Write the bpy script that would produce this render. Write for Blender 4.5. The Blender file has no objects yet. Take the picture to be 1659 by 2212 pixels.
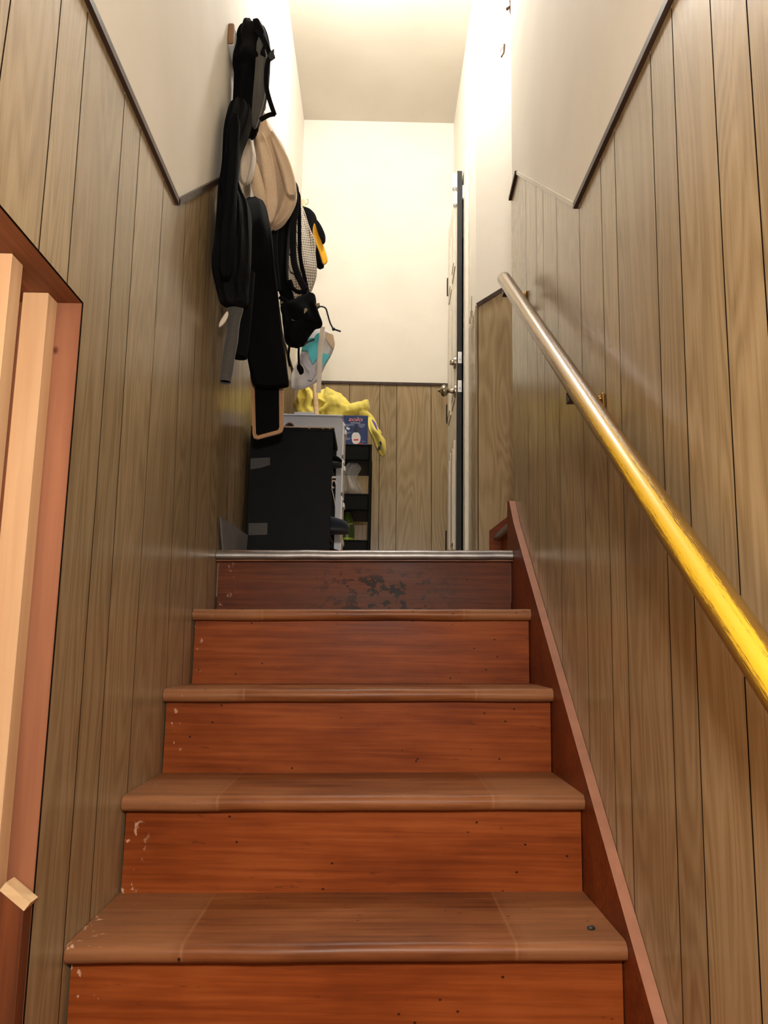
import bpy, bmesh, math, random
from mathutils import Vector, Matrix, noise
sc = bpy.context.scene
COL = sc.collection
random.seed(4)
PI = math.pi

# ------------------------------------------------------------------ camera
F = 1760.0
RT = Vector((0.99977087, -0.01199151, 0.01773183))
UP = Vector((-0.01944501, -0.16241076, 0.98653162))
FW = Vector((0.00895016, 0.98665037, 0.16260672))
cd = bpy.data.cameras.new('camera'); cam = bpy.data.objects.new('camera', cd); COL.objects.link(cam)
cam.matrix_world = Matrix(((RT.x, UP.x, -FW.x, 0), (RT.y, UP.y, -FW.y, 0), (RT.z, UP.z, -FW.z, 0), (0, 0, 0, 1)))
cd.sensor_fit = 'VERTICAL'; cd.sensor_height = 36.0; cd.lens = F * 36.0 / 2212.0
cd.clip_start = 0.02
sc.camera = cam

# ------------------------------------------------------------------ world, exposure, light levels
sc.view_settings.view_transform = 'Standard'; sc.view_settings.look = 'None'
sc.view_settings.gamma = 1.0; sc.view_settings.use_curve_mapping = False
sc.view_settings.exposure = 0.05
w = bpy.data.worlds.new('world'); sc.world = w; w.use_nodes = True
w.node_tree.nodes['Background'].inputs[0].default_value = (1.0, 0.85, 0.7, 1)
w.node_tree.nodes['Background'].inputs[1].default_value = 0.02
LANDING_LIGHT = 300.0       # bulb radiance
LANDING_POS = (-0.03, 3.02, 2.99)
BASEMENT_LIGHT = 480.0
BASEMENT_POS = (0.05, -0.15, 0.42)
LANDING_COL = (1.0, 0.975, 0.94)
BASEMENT_COL = (1.0, 0.92, 0.82)

# ------------------------------------------------------------------ pixel rays (1659 x 2212 frame) to points on real planes
def ray(px, py):
    return RT * ((px - 829.5) / F) - UP * ((py - 1106) / F) + FW
def onX(px, py, X): r = ray(px, py); return r * (X / r.x)
def onY(px, py, Y): r = ray(px, py); return r * (Y / r.y)
def onZ(px, py, Z): r = ray(px, py); return r * (Z / r.z)

XL, XS, XR, XH = -0.484, 0.417, 0.437, 0.42     # left wall, stringer face, right wall, hall right wall
YE, YF, YC, ZC = 4.5, 3.415, 2.56, 3.148        # end wall, far wall of upper flight, corner, ceiling
ZF, ZB = 0.28, -1.225                            # landing floor, basement floor

def lin(c):
    return tuple(((v / 255) / 12.92 if v / 255 <= 0.04045 else ((v / 255 + 0.055) / 1.055) ** 2.4) for v in c) + (1.0,)

# ------------------------------------------------------------------ materials
def newmat(name, rough=0.5, spec=0.5, col=(128, 128, 128), metal=0.0):
    m = bpy.data.materials.new(name); m.use_nodes = True
    b = m.node_tree.nodes['Principled BSDF']
    b.inputs['Base Color'].default_value = lin(col); b.inputs['Roughness'].default_value = rough
    b.inputs['Specular IOR Level'].default_value = spec; b.inputs['Metallic'].default_value = metal
    return m
class G:
    """small node-graph helper"""
    def __init__(s, m): s.m = m; s.t = m.node_tree; s.b = s.t.nodes['Principled BSDF']
    def n(s, kind, **kw):
        nd = s.t.nodes.new(kind)
        for k, v in kw.items(): setattr(nd, k, v)
        return nd
    def l(s, a, b): s.t.links.new(a, b)
    def coord(s): return s.n('ShaderNodeTexCoord').outputs['Object']
    def mapping(s, vec, scale, loc=(0, 0, 0)):
        mp = s.n('ShaderNodeMapping'); s.l(vec, mp.inputs[0]); mp.inputs['Scale'].default_value = scale; mp.inputs['Location'].default_value = loc
        return mp.outputs[0]
    def noise(s, vec, scale, detail=3, rough=0.55, dist=0.0):
        t = s.n('ShaderNodeTexNoise'); s.l(vec, t.inputs['Vector']); t.inputs['Scale'].default_value = scale
        t.inputs['Detail'].default_value = detail; t.inputs['Roughness'].default_value = rough; t.inputs['Distortion'].default_value = dist
        return t.outputs['Fac']
    def math(s, op, a, b=None, clamp=False):
        t = s.n('ShaderNodeMath', operation=op, use_clamp=clamp)
        for i, v in enumerate((a, b)):
            if v is None: continue
            if isinstance(v, (int, float)): t.inputs[i].default_value = v
            else: s.l(v, t.inputs[i])
        return t.outputs[0]
    def ramp(s, fac, stops):
        t = s.n('ShaderNodeValToRGB'); s.l(fac, t.inputs[0]); e = t.color_ramp.elements
        while len(e) < len(stops): e.new(0.5)
        for i, (p, c) in enumerate(stops): e[i].position = p; e[i].color = c if len(c) == 4 else lin(c)
        return t.outputs[0]
    def step(s, fac, a, b):
        t = s.n('ShaderNodeMapRange'); s.l(fac, t.inputs[0]); t.inputs[1].default_value = a; t.inputs[2].default_value = b
        t.clamp = True
        return t.outputs[0]
    def mix(s, fac, a, b, mode='MIX'):
        t = s.n('ShaderNodeMix', data_type='RGBA', blend_type=mode)
        for i, v in ((0, fac), (6, a), (7, b)):
            if isinstance(v, (int, float)): t.inputs[i].default_value = v
            elif isinstance(v, tuple): t.inputs[i].default_value = v if len(v) == 4 else lin(v)
            else: s.l(v, t.inputs[i])
        return t.outputs[2]
    def sep(s, vec):
        t = s.n('ShaderNodeSeparateXYZ'); s.l(vec, t.inputs[0]); return t.outputs
    def comb(s, x, y, z):
        t = s.n('ShaderNodeCombineXYZ')
        for i, v in enumerate((x, y, z)):
            if isinstance(v, (int, float)): t.inputs[i].default_value = v
            else: s.l(v, t.inputs[i])
        return t.outputs[0]
    def bump(s, h, strength=0.2, dist=0.002):
        t = s.n('ShaderNodeBump'); s.l(h, t.inputs['Height']); t.inputs['Strength'].default_value = strength; t.inputs['Distance'].default_value = dist
        s.l(t.outputs[0], s.b.inputs['Normal'])
    def base(s, c): s.l(c, s.b.inputs['Base Color'])
    def rough(s, c): s.l(c, s.b.inputs['Roughness'])

def mat_panel():
    m = newmat('wood_panel', rough=0.30, spec=0.5); g = G(m)
    x, y, z = g.sep(g.coord())
    at = g.n('ShaderNodeAttribute', attribute_name='plank'); pk = at.outputs['Fac']
    u = g.math('ADD', x, y)
    uo = g.math('ADD', u, g.math('MULTIPLY', pk, 37.0))
    v = g.comb(g.math('MULTIPLY', uo, 5.5), g.math('MULTIPLY', pk, 13.0), g.math('MULTIPLY', z, 0.75))
    field = g.noise(v, 1.0, 2, 0.5, 0.25)
    rings = g.math('ADD', g.math('MULTIPLY', g.math('SINE', g.math('MULTIPLY', field, 150.0)), 0.5), 0.5)
    fine = g.noise(g.comb(g.math('MULTIPLY', uo, 230.0), 0.0, g.math('MULTIPLY', z, 4.0)), 1.0, 3, 0.6)
    broad = g.noise(g.comb(g.math('MULTIPLY', uo, 26.0), 3.0, g.math('MULTIPLY', z, 1.0)), 1.0, 2, 0.5)
    pores = g.step(g.noise(g.comb(g.math('MULTIPLY', uo, 420.0), 7.0, g.math('MULTIPLY', z, 13.0)), 1.0, 2, 0.5), 0.60, 0.74)
    t = g.math('ADD', g.math('MULTIPLY', rings, 0.20), g.math('ADD', g.math('MULTIPLY', fine, 0.55), g.math('MULTIPLY', broad, 0.38)))
    c = g.ramp(t, [(0.30, (126, 105, 76)), (0.52, (146, 125, 92)), (0.78, (162, 142, 110))])
    c = g.mix(g.math('MULTIPLY', pores, 0.38), c, (98, 74, 42))
    tone = g.math('ADD', 0.86, g.math('MULTIPLY', pk, 0.24))
    tt = g.comb(tone, tone, tone)
    c = g.mix(1.0, c, tt, 'MULTIPLY')
    g.base(c)
    g.rough(g.math('ADD', 0.20, g.math('MULTIPLY', fine, 0.10)))
    g.bump(t, 0.05, 0.001)
    return m
def mat_plaster(name, col, col2):
    m = newmat(name, rough=0.75, spec=0.25); g = G(m); co = g.coord()
    n = g.noise(g.mapping(co, (1, 1, 1)), 2.2, 4, 0.55)
    g.base(g.ramp(n, [(0.3, col2), (0.7, col)]))
    g.bump(g.noise(co, 90, 3), 0.10, 0.002)
    return m
def mat_stair(name, dark, mid, light, worn=False, scuff=0.0):
    m = newmat(name, rough=0.38, spec=0.26 if worn else 0.12); g = G(m); co = g.coord(); x, y, z = g.sep(co)
    fine = g.noise(g.mapping(co, (3.5, 95, 95)), 1.0, 4, 0.6, 0.2)
    blot = g.noise(g.mapping(co, (3.2, 9, 9)), 1.0, 3, 0.6)
    t = g.math('ADD', g.math('MULTIPLY', fine, 0.5), g.math('MULTIPLY', blot, 0.5))
    c = g.ramp(t, [(0.36, dark), (0.52, mid), (0.70, light)])
    if worn:
        off = g.math('ABSOLUTE', g.math('ADD', x, 0.03))
        edge = g.step(g.math('ADD', off, g.math('MULTIPLY', g.noise(co, 14, 2), 0.03)), 0.275, 0.30)
        c = g.mix(g.math('MULTIPLY', edge, 0.32), c, (160, 116, 82))
        # pale splice marks
        li = g.step(g.math('ABSOLUTE', g.math('SUBTRACT', g.math('ADD', off, g.math('MULTIPLY', y, 0.0)), 0.268)), 0.004, 0.001)
        c = g.mix(g.math('MULTIPLY', li, 0.2), c, (180, 140, 98))
    # nail holes and nicks
    vo = g.n('ShaderNodeTexVoronoi', feature='F1', voronoi_dimensions='2D'); g.l(g.comb(g.math('MULTIPLY', x, 14.0), g.math('MULTIPLY', g.math('ADD', z, y), 19.0), 0.0), vo.inputs['Vector']); vo.inputs['Scale'].default_value = 1.0
    keep = g.step(g.noise(co, 9, 1), 0.56, 0.60)
    hole = g.math('MULTIPLY', g.step(vo.outputs['Distance'], 0.048, 0.02), keep)
    c = g.mix(hole, c, (28, 14, 8))
    nick = g.step(g.noise(g.mapping(co, (14, 70, 70)), 1.0, 5, 0.7), 0.645, 0.72)
    c = g.mix(g.math('MULTIPLY', nick, 0.55), c, (52, 26, 14))
    # pale paint chips along the left-hand end
    chip = g.math('MULTIPLY', g.step(g.noise(g.mapping(co, (60, 60, 42)), 1.0, 3, 0.6), 0.64, 0.67), g.step(x, -0.425, -0.465))
    c = g.mix(g.math('MULTIPLY', chip, 0.8), c, (205, 165, 140))
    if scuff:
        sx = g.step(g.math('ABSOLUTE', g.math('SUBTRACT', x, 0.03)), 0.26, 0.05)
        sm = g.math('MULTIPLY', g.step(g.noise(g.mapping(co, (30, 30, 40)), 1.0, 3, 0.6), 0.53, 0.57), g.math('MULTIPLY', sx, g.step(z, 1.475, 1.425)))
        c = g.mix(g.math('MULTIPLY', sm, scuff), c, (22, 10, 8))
    g.base(c)
    g.rough(g.math('ADD', 0.28, g.math('MULTIPLY', blot, 0.28)))
    g.bump(fine, 0.25, 0.0015)
    return m
def mat_grain(name, dark, light, axis='z', rough=0.6, k=1.0, knots=False):
    m = newmat(name, rough=rough, spec=0.3); g = G(m); co = g.coord()
    s = {'z': (45 * k, 45 * k, 1.6), 'x': (1.6, 45 * k, 45 * k), 'y': (45 * k, 1.6, 45 * k)}[axis]
    t = g.math('ADD', g.math('MULTIPLY', g.noise(g.mapping(co, s), 1.0, 3, 0.6, 0.3), 0.75), g.math('MULTIPLY', g.noise(g.mapping(co, tuple(v * 0.25 for v in s)), 1.0, 2), 0.3))
    c = g.ramp(t, [(0.35, dark), (0.72, light)])
    if knots:
        vo = g.n('ShaderNodeTexVoronoi'); g.l(g.mapping(co, (3, 3, 2.2)), vo.inputs['Vector'])
        c = g.mix(g.step(vo.outputs['Distance'], 0.10, 0.04), c, (88, 40, 28))
    g.base(c); g.bump(t, 0.2, 0.001)
    return m
def mat_cloth(name, col, col2=None, rough=0.9, scale=260, spec=0.2, sheen=0.2):
    m = newmat(name, rough=rough, spec=spec); g = G(m); co = g.coord()
    n = g.noise(co, scale, 2); n2 = g.noise(co, 9, 3)
    g.base(g.ramp(g.math('ADD', g.math('MULTIPLY', n, 0.5), g.math('MULTIPLY', n2, 0.5)), [(0.3, col2 or tuple(int(v * 0.8) for v in col)), (0.7, col)]))
    g.bump(n, 0.25, 0.001)
    if sheen: g.b.inputs['Sheen Weight'].default_value = sheen; g.b.inputs['Sheen Roughness'].default_value = 0.5
    return m
def mat_plain(name, col, rough=0.5, metal=0.0, spec=0.5, vary=0.12):
    m = newmat(name, rough=rough, spec=spec, metal=metal); g = G(m); co = g.coord()
    g.base(g.ramp(g.noise(co, 22, 4), [(0.3, tuple(int(v * (1 - vary)) for v in col)), (0.7, col)]))
    return m
def mat_emit(name, col, strength):
    m = bpy.data.materials.new(name); m.use_nodes = True; t = m.node_tree; t.nodes.clear()
    e = t.nodes.new('ShaderNodeEmission'); o = t.nodes.new('ShaderNodeOutputMaterial')
    e.inputs[0].default_value = (*col, 1); e.inputs[1].default_value = strength; t.links.new(e.outputs[0], o.inputs[0])
    return m
M = {}
M['panel'] = mat_panel()
M['groove'] = mat_plain('panel_groove', (46, 28, 16), 0.8, spec=0.1)
M['wall'] = mat_plaster('painted_plaster', (234, 228, 216), (224, 217, 204))
M['ceiling'] = mat_plaster('ceiling_paint', (214, 207, 194), (206, 198, 184))
M['concrete'] = mat_plaster('basement_floor', (128, 112, 96), (100, 88, 76))
M['basement'] = mat_plaster('basement_wall', (205, 180, 150), (190, 165, 135))
M['lino'] = mat_plain('landing_floor', (140, 118, 92), 0.5)
M['trim_dark'] = mat_grain('dark_trim', (44, 30, 24), (74, 56, 48), 'y', 0.42)
M['riser'] = mat_stair('riser_varnish', (108, 49, 20), (134, 66, 28), (156, 84, 40))
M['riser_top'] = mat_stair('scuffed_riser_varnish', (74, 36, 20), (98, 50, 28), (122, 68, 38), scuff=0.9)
M['tread'] = mat_stair('tread_wood', (94, 52, 28), (128, 76, 42), (156, 102, 62), worn=True)
M['stringer'] = mat_stair('stringer_varnish', (84, 38, 20), (112, 54, 28), (132, 70, 40))
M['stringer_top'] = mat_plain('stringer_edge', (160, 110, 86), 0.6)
M['pine'] = mat_grain('pine_slat', (190, 150, 112), (216, 180, 142), 'z', 0.6, 0.6)
M['fir'] = mat_grain('reddish_stud', (124, 76, 52), (158, 106, 78), 'z', 0.65, 0.7, knots=True)
M['header'] = mat_grain('header_board', (112, 66, 40), (150, 96, 62), 'y', 0.65)
M['rawcut'] = mat_grain('raw_cut_wood', (204, 170, 128), (228, 200, 160), 'x', 0.7)
M['stained'] = mat_grain('stained_board', (84, 44, 24), (132, 72, 40), 'z', 0.55)
M['steel'] = mat_plain('worn_metal', (150, 147, 146), 0.42, 1.0)
M['brass'] = mat_plain('brass', (176, 132, 66), 0.3, 1.0)
M['nickel'] = mat_plain('nickel', (176, 166, 148), 0.28, 1.0)
M['dark_metal'] = mat_plain('dark_metal', (58, 38, 26), 0.45, 0.6)
M['black_paint'] = mat_plain('black_laminate', (20, 21, 25), 0.5, spec=0.07)
M['chip'] = mat_plain('chipped_edge', (172, 148, 124), 0.7)
M['cart'] = mat_plain('cart_black', (18, 20, 18), 0.5, spec=0.08)
M['door'] = mat_plain('door_paint', (236, 228, 212), 0.42, vary=0.04)
M['door_edge'] = mat_plain('door_edge_black', (16, 17, 20), 0.6)
M['white_plastic'] = mat_plain('white_plastic', (240, 240, 240), 0.4, vary=0.02)
M['blackfab'] = mat_cloth('black_fabric', (14, 14, 16), (8, 8, 10), sheen=0, spec=0.08)
M['charfab'] = mat_cloth('charcoal_fabric', (24, 24, 26), (15, 15, 17), sheen=0, spec=0.1)
M['greyfab'] = mat_cloth('grey_fabric', (86, 84, 80), (64, 62, 60))
M['navyfab'] = mat_cloth('navy_fabric', (40, 46, 62), (26, 30, 42))
M['beige'] = mat_cloth('beige_fabric', (224, 200, 170), (202, 176, 146), scale=180)
M['cream'] = mat_cloth('cream_fabric', (224, 212, 196), (204, 192, 176))
M['tan'] = mat_cloth('tan_binding', (190, 150, 112), (160, 122, 88))
M['yellowfab'] = mat_cloth('yellow_towelling', (248, 232, 122), (236, 214, 96), scale=320)
M['goldfab'] = mat_cloth('gold_nylon', (236, 176, 42), (214, 150, 26), scale=120)
M['whitefab'] = mat_cloth('white_canvas', (236, 234, 236), (220, 216, 216), scale=200)
M['turq'] = mat_cloth('turquoise_print', (108, 208, 218), (80, 186, 200), scale=200)
M['purple'] = mat_cloth('purple_print', (110, 100, 160), (90, 82, 140), scale=90)
M['leather'] = mat_plain('brown_leather', (112, 66, 44), 0.5)
M['rubber'] = mat_plain('dark_rubber', (30, 32, 38), 0.6)
M['greysheet'] = mat_plain('grey_sheet', (116, 114, 118), 0.55)
M['cord_tan'] = mat_plain('tan_wood', (150, 112, 80), 0.5)
M['white_cord'] = mat_plain('white_cord', (214, 204, 196), 0.6)
M['boxblue'] = mat_plain('box_blue', (28, 52, 104), 0.4, vary=0.1)
M['red'] = mat_plain('print_red', (214, 54, 62), 0.5, vary=0.03)
M['printwhite'] = mat_plain('print_white', (226, 224, 222), 0.5, vary=0.03)
M['printgrey'] = mat_plain('print_pale_blue', (140, 152, 178), 0.5, vary=0.03)
M['printdark'] = mat_plain('print_dark', (18, 24, 44), 0.5)
M['lime'] = mat_plain('lime_plastic', (150, 176, 34), 0.35)
M['dkgreen'] = mat_plain('dark_green_plastic', (58, 78, 24), 0.35)
M['limeprint'] = mat_plain('lime_print', (196, 214, 60), 0.5)
M['bulb'] = mat_emit('lit_bulb', LANDING_COL, LANDING_LIGHT)
M['bulb_basement'] = mat_emit('lit_basement_bulb', BASEMENT_COL, BASEMENT_LIGHT)
def mat_rail():
    m = newmat('worn_yellow_paint', rough=0.24, spec=0.6); g = G(m)
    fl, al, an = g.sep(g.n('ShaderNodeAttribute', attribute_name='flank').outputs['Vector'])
    streak = g.noise(g.comb(g.math('MULTIPLY', al, 14.0), g.math('MULTIPLY', an, 34.0), 0.0), 1.0, 5, 0.65, 0.3)
    speck = g.noise(g.comb(g.math('MULTIPLY', al, 130.0), g.math('MULTIPLY', an, 60.0), 4.0), 1.0, 4, 0.7, 0.3)
    light_shift = g.step(al, 0.42, 0.60)
    c = g.mix(light_shift, (198, 160, 40), (160, 134, 88))  # yellow paint turns tan up the rail: change of light painted into the colour
    wear = g.step(g.math('ADD', g.math('MULTIPLY', speck, 0.5), g.math('MULTIPLY', streak, 0.5)), 0.575, 0.64)
    c = g.mix(g.math('MULTIPLY', wear, 0.7), c, (88, 60, 26))
    sw = g.step(g.math('ADD', fl, g.math('ADD', g.math('MULTIPLY', g.math('SUBTRACT', streak, 0.5), 1.5), g.math('MULTIPLY', g.math('SUBTRACT', speck, 0.5), 1.2))), 0.26, 0.56)
    c = g.mix(g.math('MULTIPLY', sw, 0.9), c, (86, 58, 26))
    g.base(c); g.bump(streak, 0.10, 0.001)
    return m
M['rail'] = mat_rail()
def mat_check():
    m = newmat('windowpane_check', rough=0.9, spec=0.15); g = G(m); x, y, z = g.sep(g.coord())
    def line(v, f): return g.math('GREATER_THAN', g.math('ABSOLUTE', g.math('SUBTRACT', g.math('FRACT', g.math('MULTIPLY', v, f)), 0.5)), 0.41)
    a = line(g.math('ADD', g.math('ADD', x, g.math('MULTIPLY', y, 0.8)), g.math('MULTIPLY', z, 0.18)), 88.0); b = line(g.math('SUBTRACT', z, g.math('MULTIPLY', x, 0.25)), 88.0)
    g.base(g.mix(g.math('MAXIMUM', a, b), (226, 216, 200), (52, 46, 44)))
    return m
M['check'] = mat_check()
def mat_sketch():
    m = newmat('line_drawing_print', rough=0.9, spec=0.1); g = G(m); co = g.coord()
    v = g.n('ShaderNodeTexVoronoi', feature='DISTANCE_TO_EDGE'); g.l(g.mapping(co, (130, 130, 110)), v.inputs['Vector'])
    g.base(g.mix(g.step(v.outputs['Distance'], 0.11, 0.05), (224, 222, 228), (112, 110, 126)))
    return m
M['sketch'] = mat_sketch()
def mat_clear(name, col, alpha, rough=0.12):
    m = newmat(name, rough=rough, spec=0.6, col=col); g = G(m)
    g.b.inputs['Alpha'].default_value = alpha
    return m
M['film'] = mat_clear('clear_film', (235, 235, 235), 0.28)
M['tape'] = mat_clear('clear_tape', (150, 150, 150), 0.13, 0.2)
M['frost'] = mat_plain('frosted_plastic', (206, 210, 222), 0.3, vary=0.03)
M['frost'].node_tree.nodes['Principled BSDF'].inputs['Transmission Weight'].default_value = 0.25

# ------------------------------------------------------------------ mesh helpers
def empty(name, loc, label=None, cat=None, group=None, kind=None):
    o = bpy.data.objects.new(name, None); COL.objects.link(o); o.location = loc; o.empty_display_size = 0.05
    tag(o, label, cat, group, kind); return o
def tag(o, label=None, cat=None, group=None, kind=None):
    if label: o['label'] = label
    if cat: o['category'] = cat
    if group: o['group'] = group
    if kind: o['kind'] = kind
    return o
def wloc(o):
    v = Vector((0, 0, 0))
    while o is not None: v = v + Vector(o.location); o = o.parent
    return v
def link(name, bm, mats, parent=None, smooth=None):
    """bm holds world-space vertices; the object keeps them relative to its parent"""
    if parent is not None:
        bmesh.ops.translate(bm, verts=bm.verts, vec=-wloc(parent))
    me = bpy.data.meshes.new(name); bm.normal_update(); bm.to_mesh(me); bm.free()
    for m in (mats if isinstance(mats, (list, tuple)) else [mats]): me.materials.append(M[m] if isinstance(m, str) else m)
    if smooth is not None:
        for p in me.polygons: p.use_smooth = True
        me.set_sharp_from_angle(angle=math.radians(smooth))
    o = bpy.data.objects.new(name, me); COL.objects.link(o)
    if parent is not None: o.parent = parent
    return o
def origin_to(o, p):
    """moves a top-level mesh object's origin without moving the mesh"""
    p = Vector(p); o.data.transform(Matrix.Translation(-p)); o.location = p; return o
def new(): return bmesh.new()
def box(bm, x0, x1, y0, y1, z0, z1, bevel=0.0, mi=0, seg=1):
    c = [(x0, y0, z0), (x1, y0, z0), (x1, y1, z0), (x0, y1, z0), (x0, y0, z1), (x1, y0, z1), (x1, y1, z1), (x0, y1, z1)]
    v = [bm.verts.new(p) for p in c]; fs = []
    for f in ((0, 3, 2, 1), (4, 5, 6, 7), (0, 1, 5, 4), (1, 2, 6, 5), (2, 3, 7, 6), (3, 0, 4, 7)):
        fc = bm.faces.new([v[i] for i in f]); fc.material_index = mi; fs.append(fc)
    if bevel > 0:
        es = list({e for f in fs for e in f.edges})
        bmesh.ops.bevel(bm, geom=es, offset=bevel, segments=seg, affect='EDGES', clamp_overlap=True)
    return v
def prism(bm, pts, vec, mi=0):
    """extrude a planar polygon (3-D points) by vec"""
    vec = Vector(vec); a = [bm.verts.new(p) for p in pts]; b = [bm.verts.new(Vector(p) + vec) for p in pts]
    n = len(a); fs = [bm.faces.new(a), bm.faces.new(b[::-1])]
    for i in range(n): fs.append(bm.faces.new((a[i], b[i], b[(i + 1) % n], a[(i + 1) % n])))
    for f in fs: f.material_index = mi
    bmesh.ops.recalc_face_normals(bm, faces=fs)
    return fs
def catmull(pts, n):
    pts = [Vector(p) for p in pts]
    if len(pts) < 3: return [pts[0].lerp(pts[-1], i / n) for i in range(n + 1)]
    P = [pts[0] * 2 - pts[1]] + pts + [pts[-1] * 2 - pts[-2]]; out = []
    m = len(pts) - 1
    for i in range(n + 1):
        t = i / n * m; k = min(int(t), m - 1); u = t - k
        a, b, c, d = P[k], P[k + 1], P[k + 2], P[k + 3]
        out.append(0.5 * ((2 * b) + (c - a) * u + (2 * a - 5 * b + 4 * c - d) * u * u + (3 * b - a - 3 * c + d) * u ** 3))
    return out
def rings(bm, secs, cap=True, mi=0):
    """skin a list of closed sections"""
    R = [[bm.verts.new(p) for p in s] for s in secs]; n = len(R[0]); fs = []
    for a, b in zip(R, R[1:]):
        for i in range(n):
            fs.append(bm.faces.new((a[i], a[(i + 1) % n], b[(i + 1) % n], b[i])))
    if cap: fs.append(bm.faces.new(R[0][::-1])); fs.append(bm.faces.new(R[-1]))
    for f in fs: f.material_index = mi
    bmesh.ops.recalc_face_normals(bm, faces=fs)
    return R
def tube(bm, pts, r, n=10, mi=0, steps=None, flat=None, cap=True):
    """round tube along pts; r number or list; flat=(width, thickness) makes a strap whose width lies across the image plane"""
    P = catmull(pts, steps) if steps else [Vector(p) for p in pts]
    secs = []; m = len(P); side = None
    for i, p in enumerate(P):
        t = (P[min(i + 1, m - 1)] - P[max(i - 1, 0)]).normalized()
        ref = Vector((0, 1, 0)) if abs(t.y) < 0.9 else Vector((1, 0, 0))
        a = t.cross(ref).normalized()
        if side is not None and a.dot(side) < 0: a = -a
        side = a; b = t.cross(a).normalized()
        if flat: ra, rb = flat[0] / 2, flat[1] / 2
        else:
            rr = r if isinstance(r, (int, float)) else r[0] + (r[1] - r[0]) * i / (m - 1) if len(r) == 2 else r[i]
            ra = rb = rr
        s = []
        for k in range(n):
            an = 2 * PI * k / n
            ca, sa = math.cos(an), math.sin(an)
            if flat: ca = math.copysign(abs(ca) ** 0.5, ca); sa = math.copysign(abs(sa) ** 0.5, sa)
            s.append(p + a * ra * ca + b * rb * sa)
        secs.append(s)
    return rings(bm, secs, cap, mi)
def lathe(bm, c, prof, n=24, axis='z', mi=0):
    """prof: list of (r, h) from c along axis"""
    c = Vector(c); secs = []
    for r, h in prof:
        s = []
        for k in range(n):
            a = 2 * PI * k / n; u, v = r * math.cos(a), r * math.sin(a)
            s.append(c + Vector({'z': (u, v, h), 'x': (h, u, v), 'y': (u, h, v)}[axis]))
        secs.append(s)
    return rings(bm, secs, True, mi)
def ball(bm, c, r, mi=0, sx=1, sy=1, sz=1, seg=16):
    r0 = bmesh.ops.create_uvsphere(bm, u_segments=seg, v_segments=seg // 2, radius=r)
    for v in r0['verts']: v.co = Vector((v.co.x * sx, v.co.y * sy, v.co.z * sz)) + Vector(c)
    for f in {f for v in r0['verts'] for f in v.link_faces}: f.material_index = mi
def ptsY(poly, Y): return [onY(px, py, Y) for px, py in poly]
def slabY(bm, poly, Y, th, mi=0): return prism(bm, ptsY(poly, Y), (0, th, 0), mi)
WALLX = -0.4785
def cloth(bm, rows, nfold=9, amp=0.06, seed=0, seg=44, per=6, mi=0, p=0.75, lump=0.004):
    """hanging cloth body: rows of (pixel y, left x, right x, depth Y, half thickness) skinned into one closed folded surface"""
    C, H, T = [], [], []
    for py, xl, xr, Y, ty in rows:
        Lp = onX(xl, py, WALLX)
        if Lp.y < Y and Lp.y > 1.0: Y = Lp.y
        a, b = onY(xl, py, Y), onY(xr, py, Y)
        C.append((a + b) / 2); H.append((b - a) / 2); T.append(Vector((ty, 0, 0)))
    n = (len(rows) - 1) * per
    C, H, T = catmull(C, n), catmull(H, n), catmull(T, n)
    secs = []
    for i in range(n + 1):
        f = min(i / 2.0, (n - i) / 2.0, 1.0); shrink = 0.55 + 0.45 * math.sqrt(max(f, 0.0))
        s = []
        for k in range(seg):
            an = 2 * PI * k / seg; ca, sa = math.cos(an), math.sin(an)
            cc = math.copysign(abs(ca) ** p, ca); ss = math.copysign(abs(sa) ** p, sa)
            wv = math.sin(nfold * an + seed * 1.7 + 0.9 * math.sin(i * 0.17 + seed))
            q = C[i] + H[i] * cc * (shrink if f < 1 else 1.0)
            q = q + Vector((0, T[i].x * ss * (1 + amp * 5 * wv), 0))
            nv = noise.noise_vector(Vector((q.x * 11 + seed, q.y * 11, q.z * 8)))
            q = q + nv * lump
            if q.x < WALLX: q.x = WALLX
            s.append(q)
        secs.append(s)
    rings(bm, secs, True, mi)
def strapY(bm, pix, Y, wpx, th=0.006, steps=None, mi=0):
    P = [onY(px, py, Y) for px, py in pix]
    wd = wpx / F * Y
    tube(bm, P, 0, n=10, flat=(wd, th), steps=steps or len(P) * 5, mi=mi)

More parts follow.
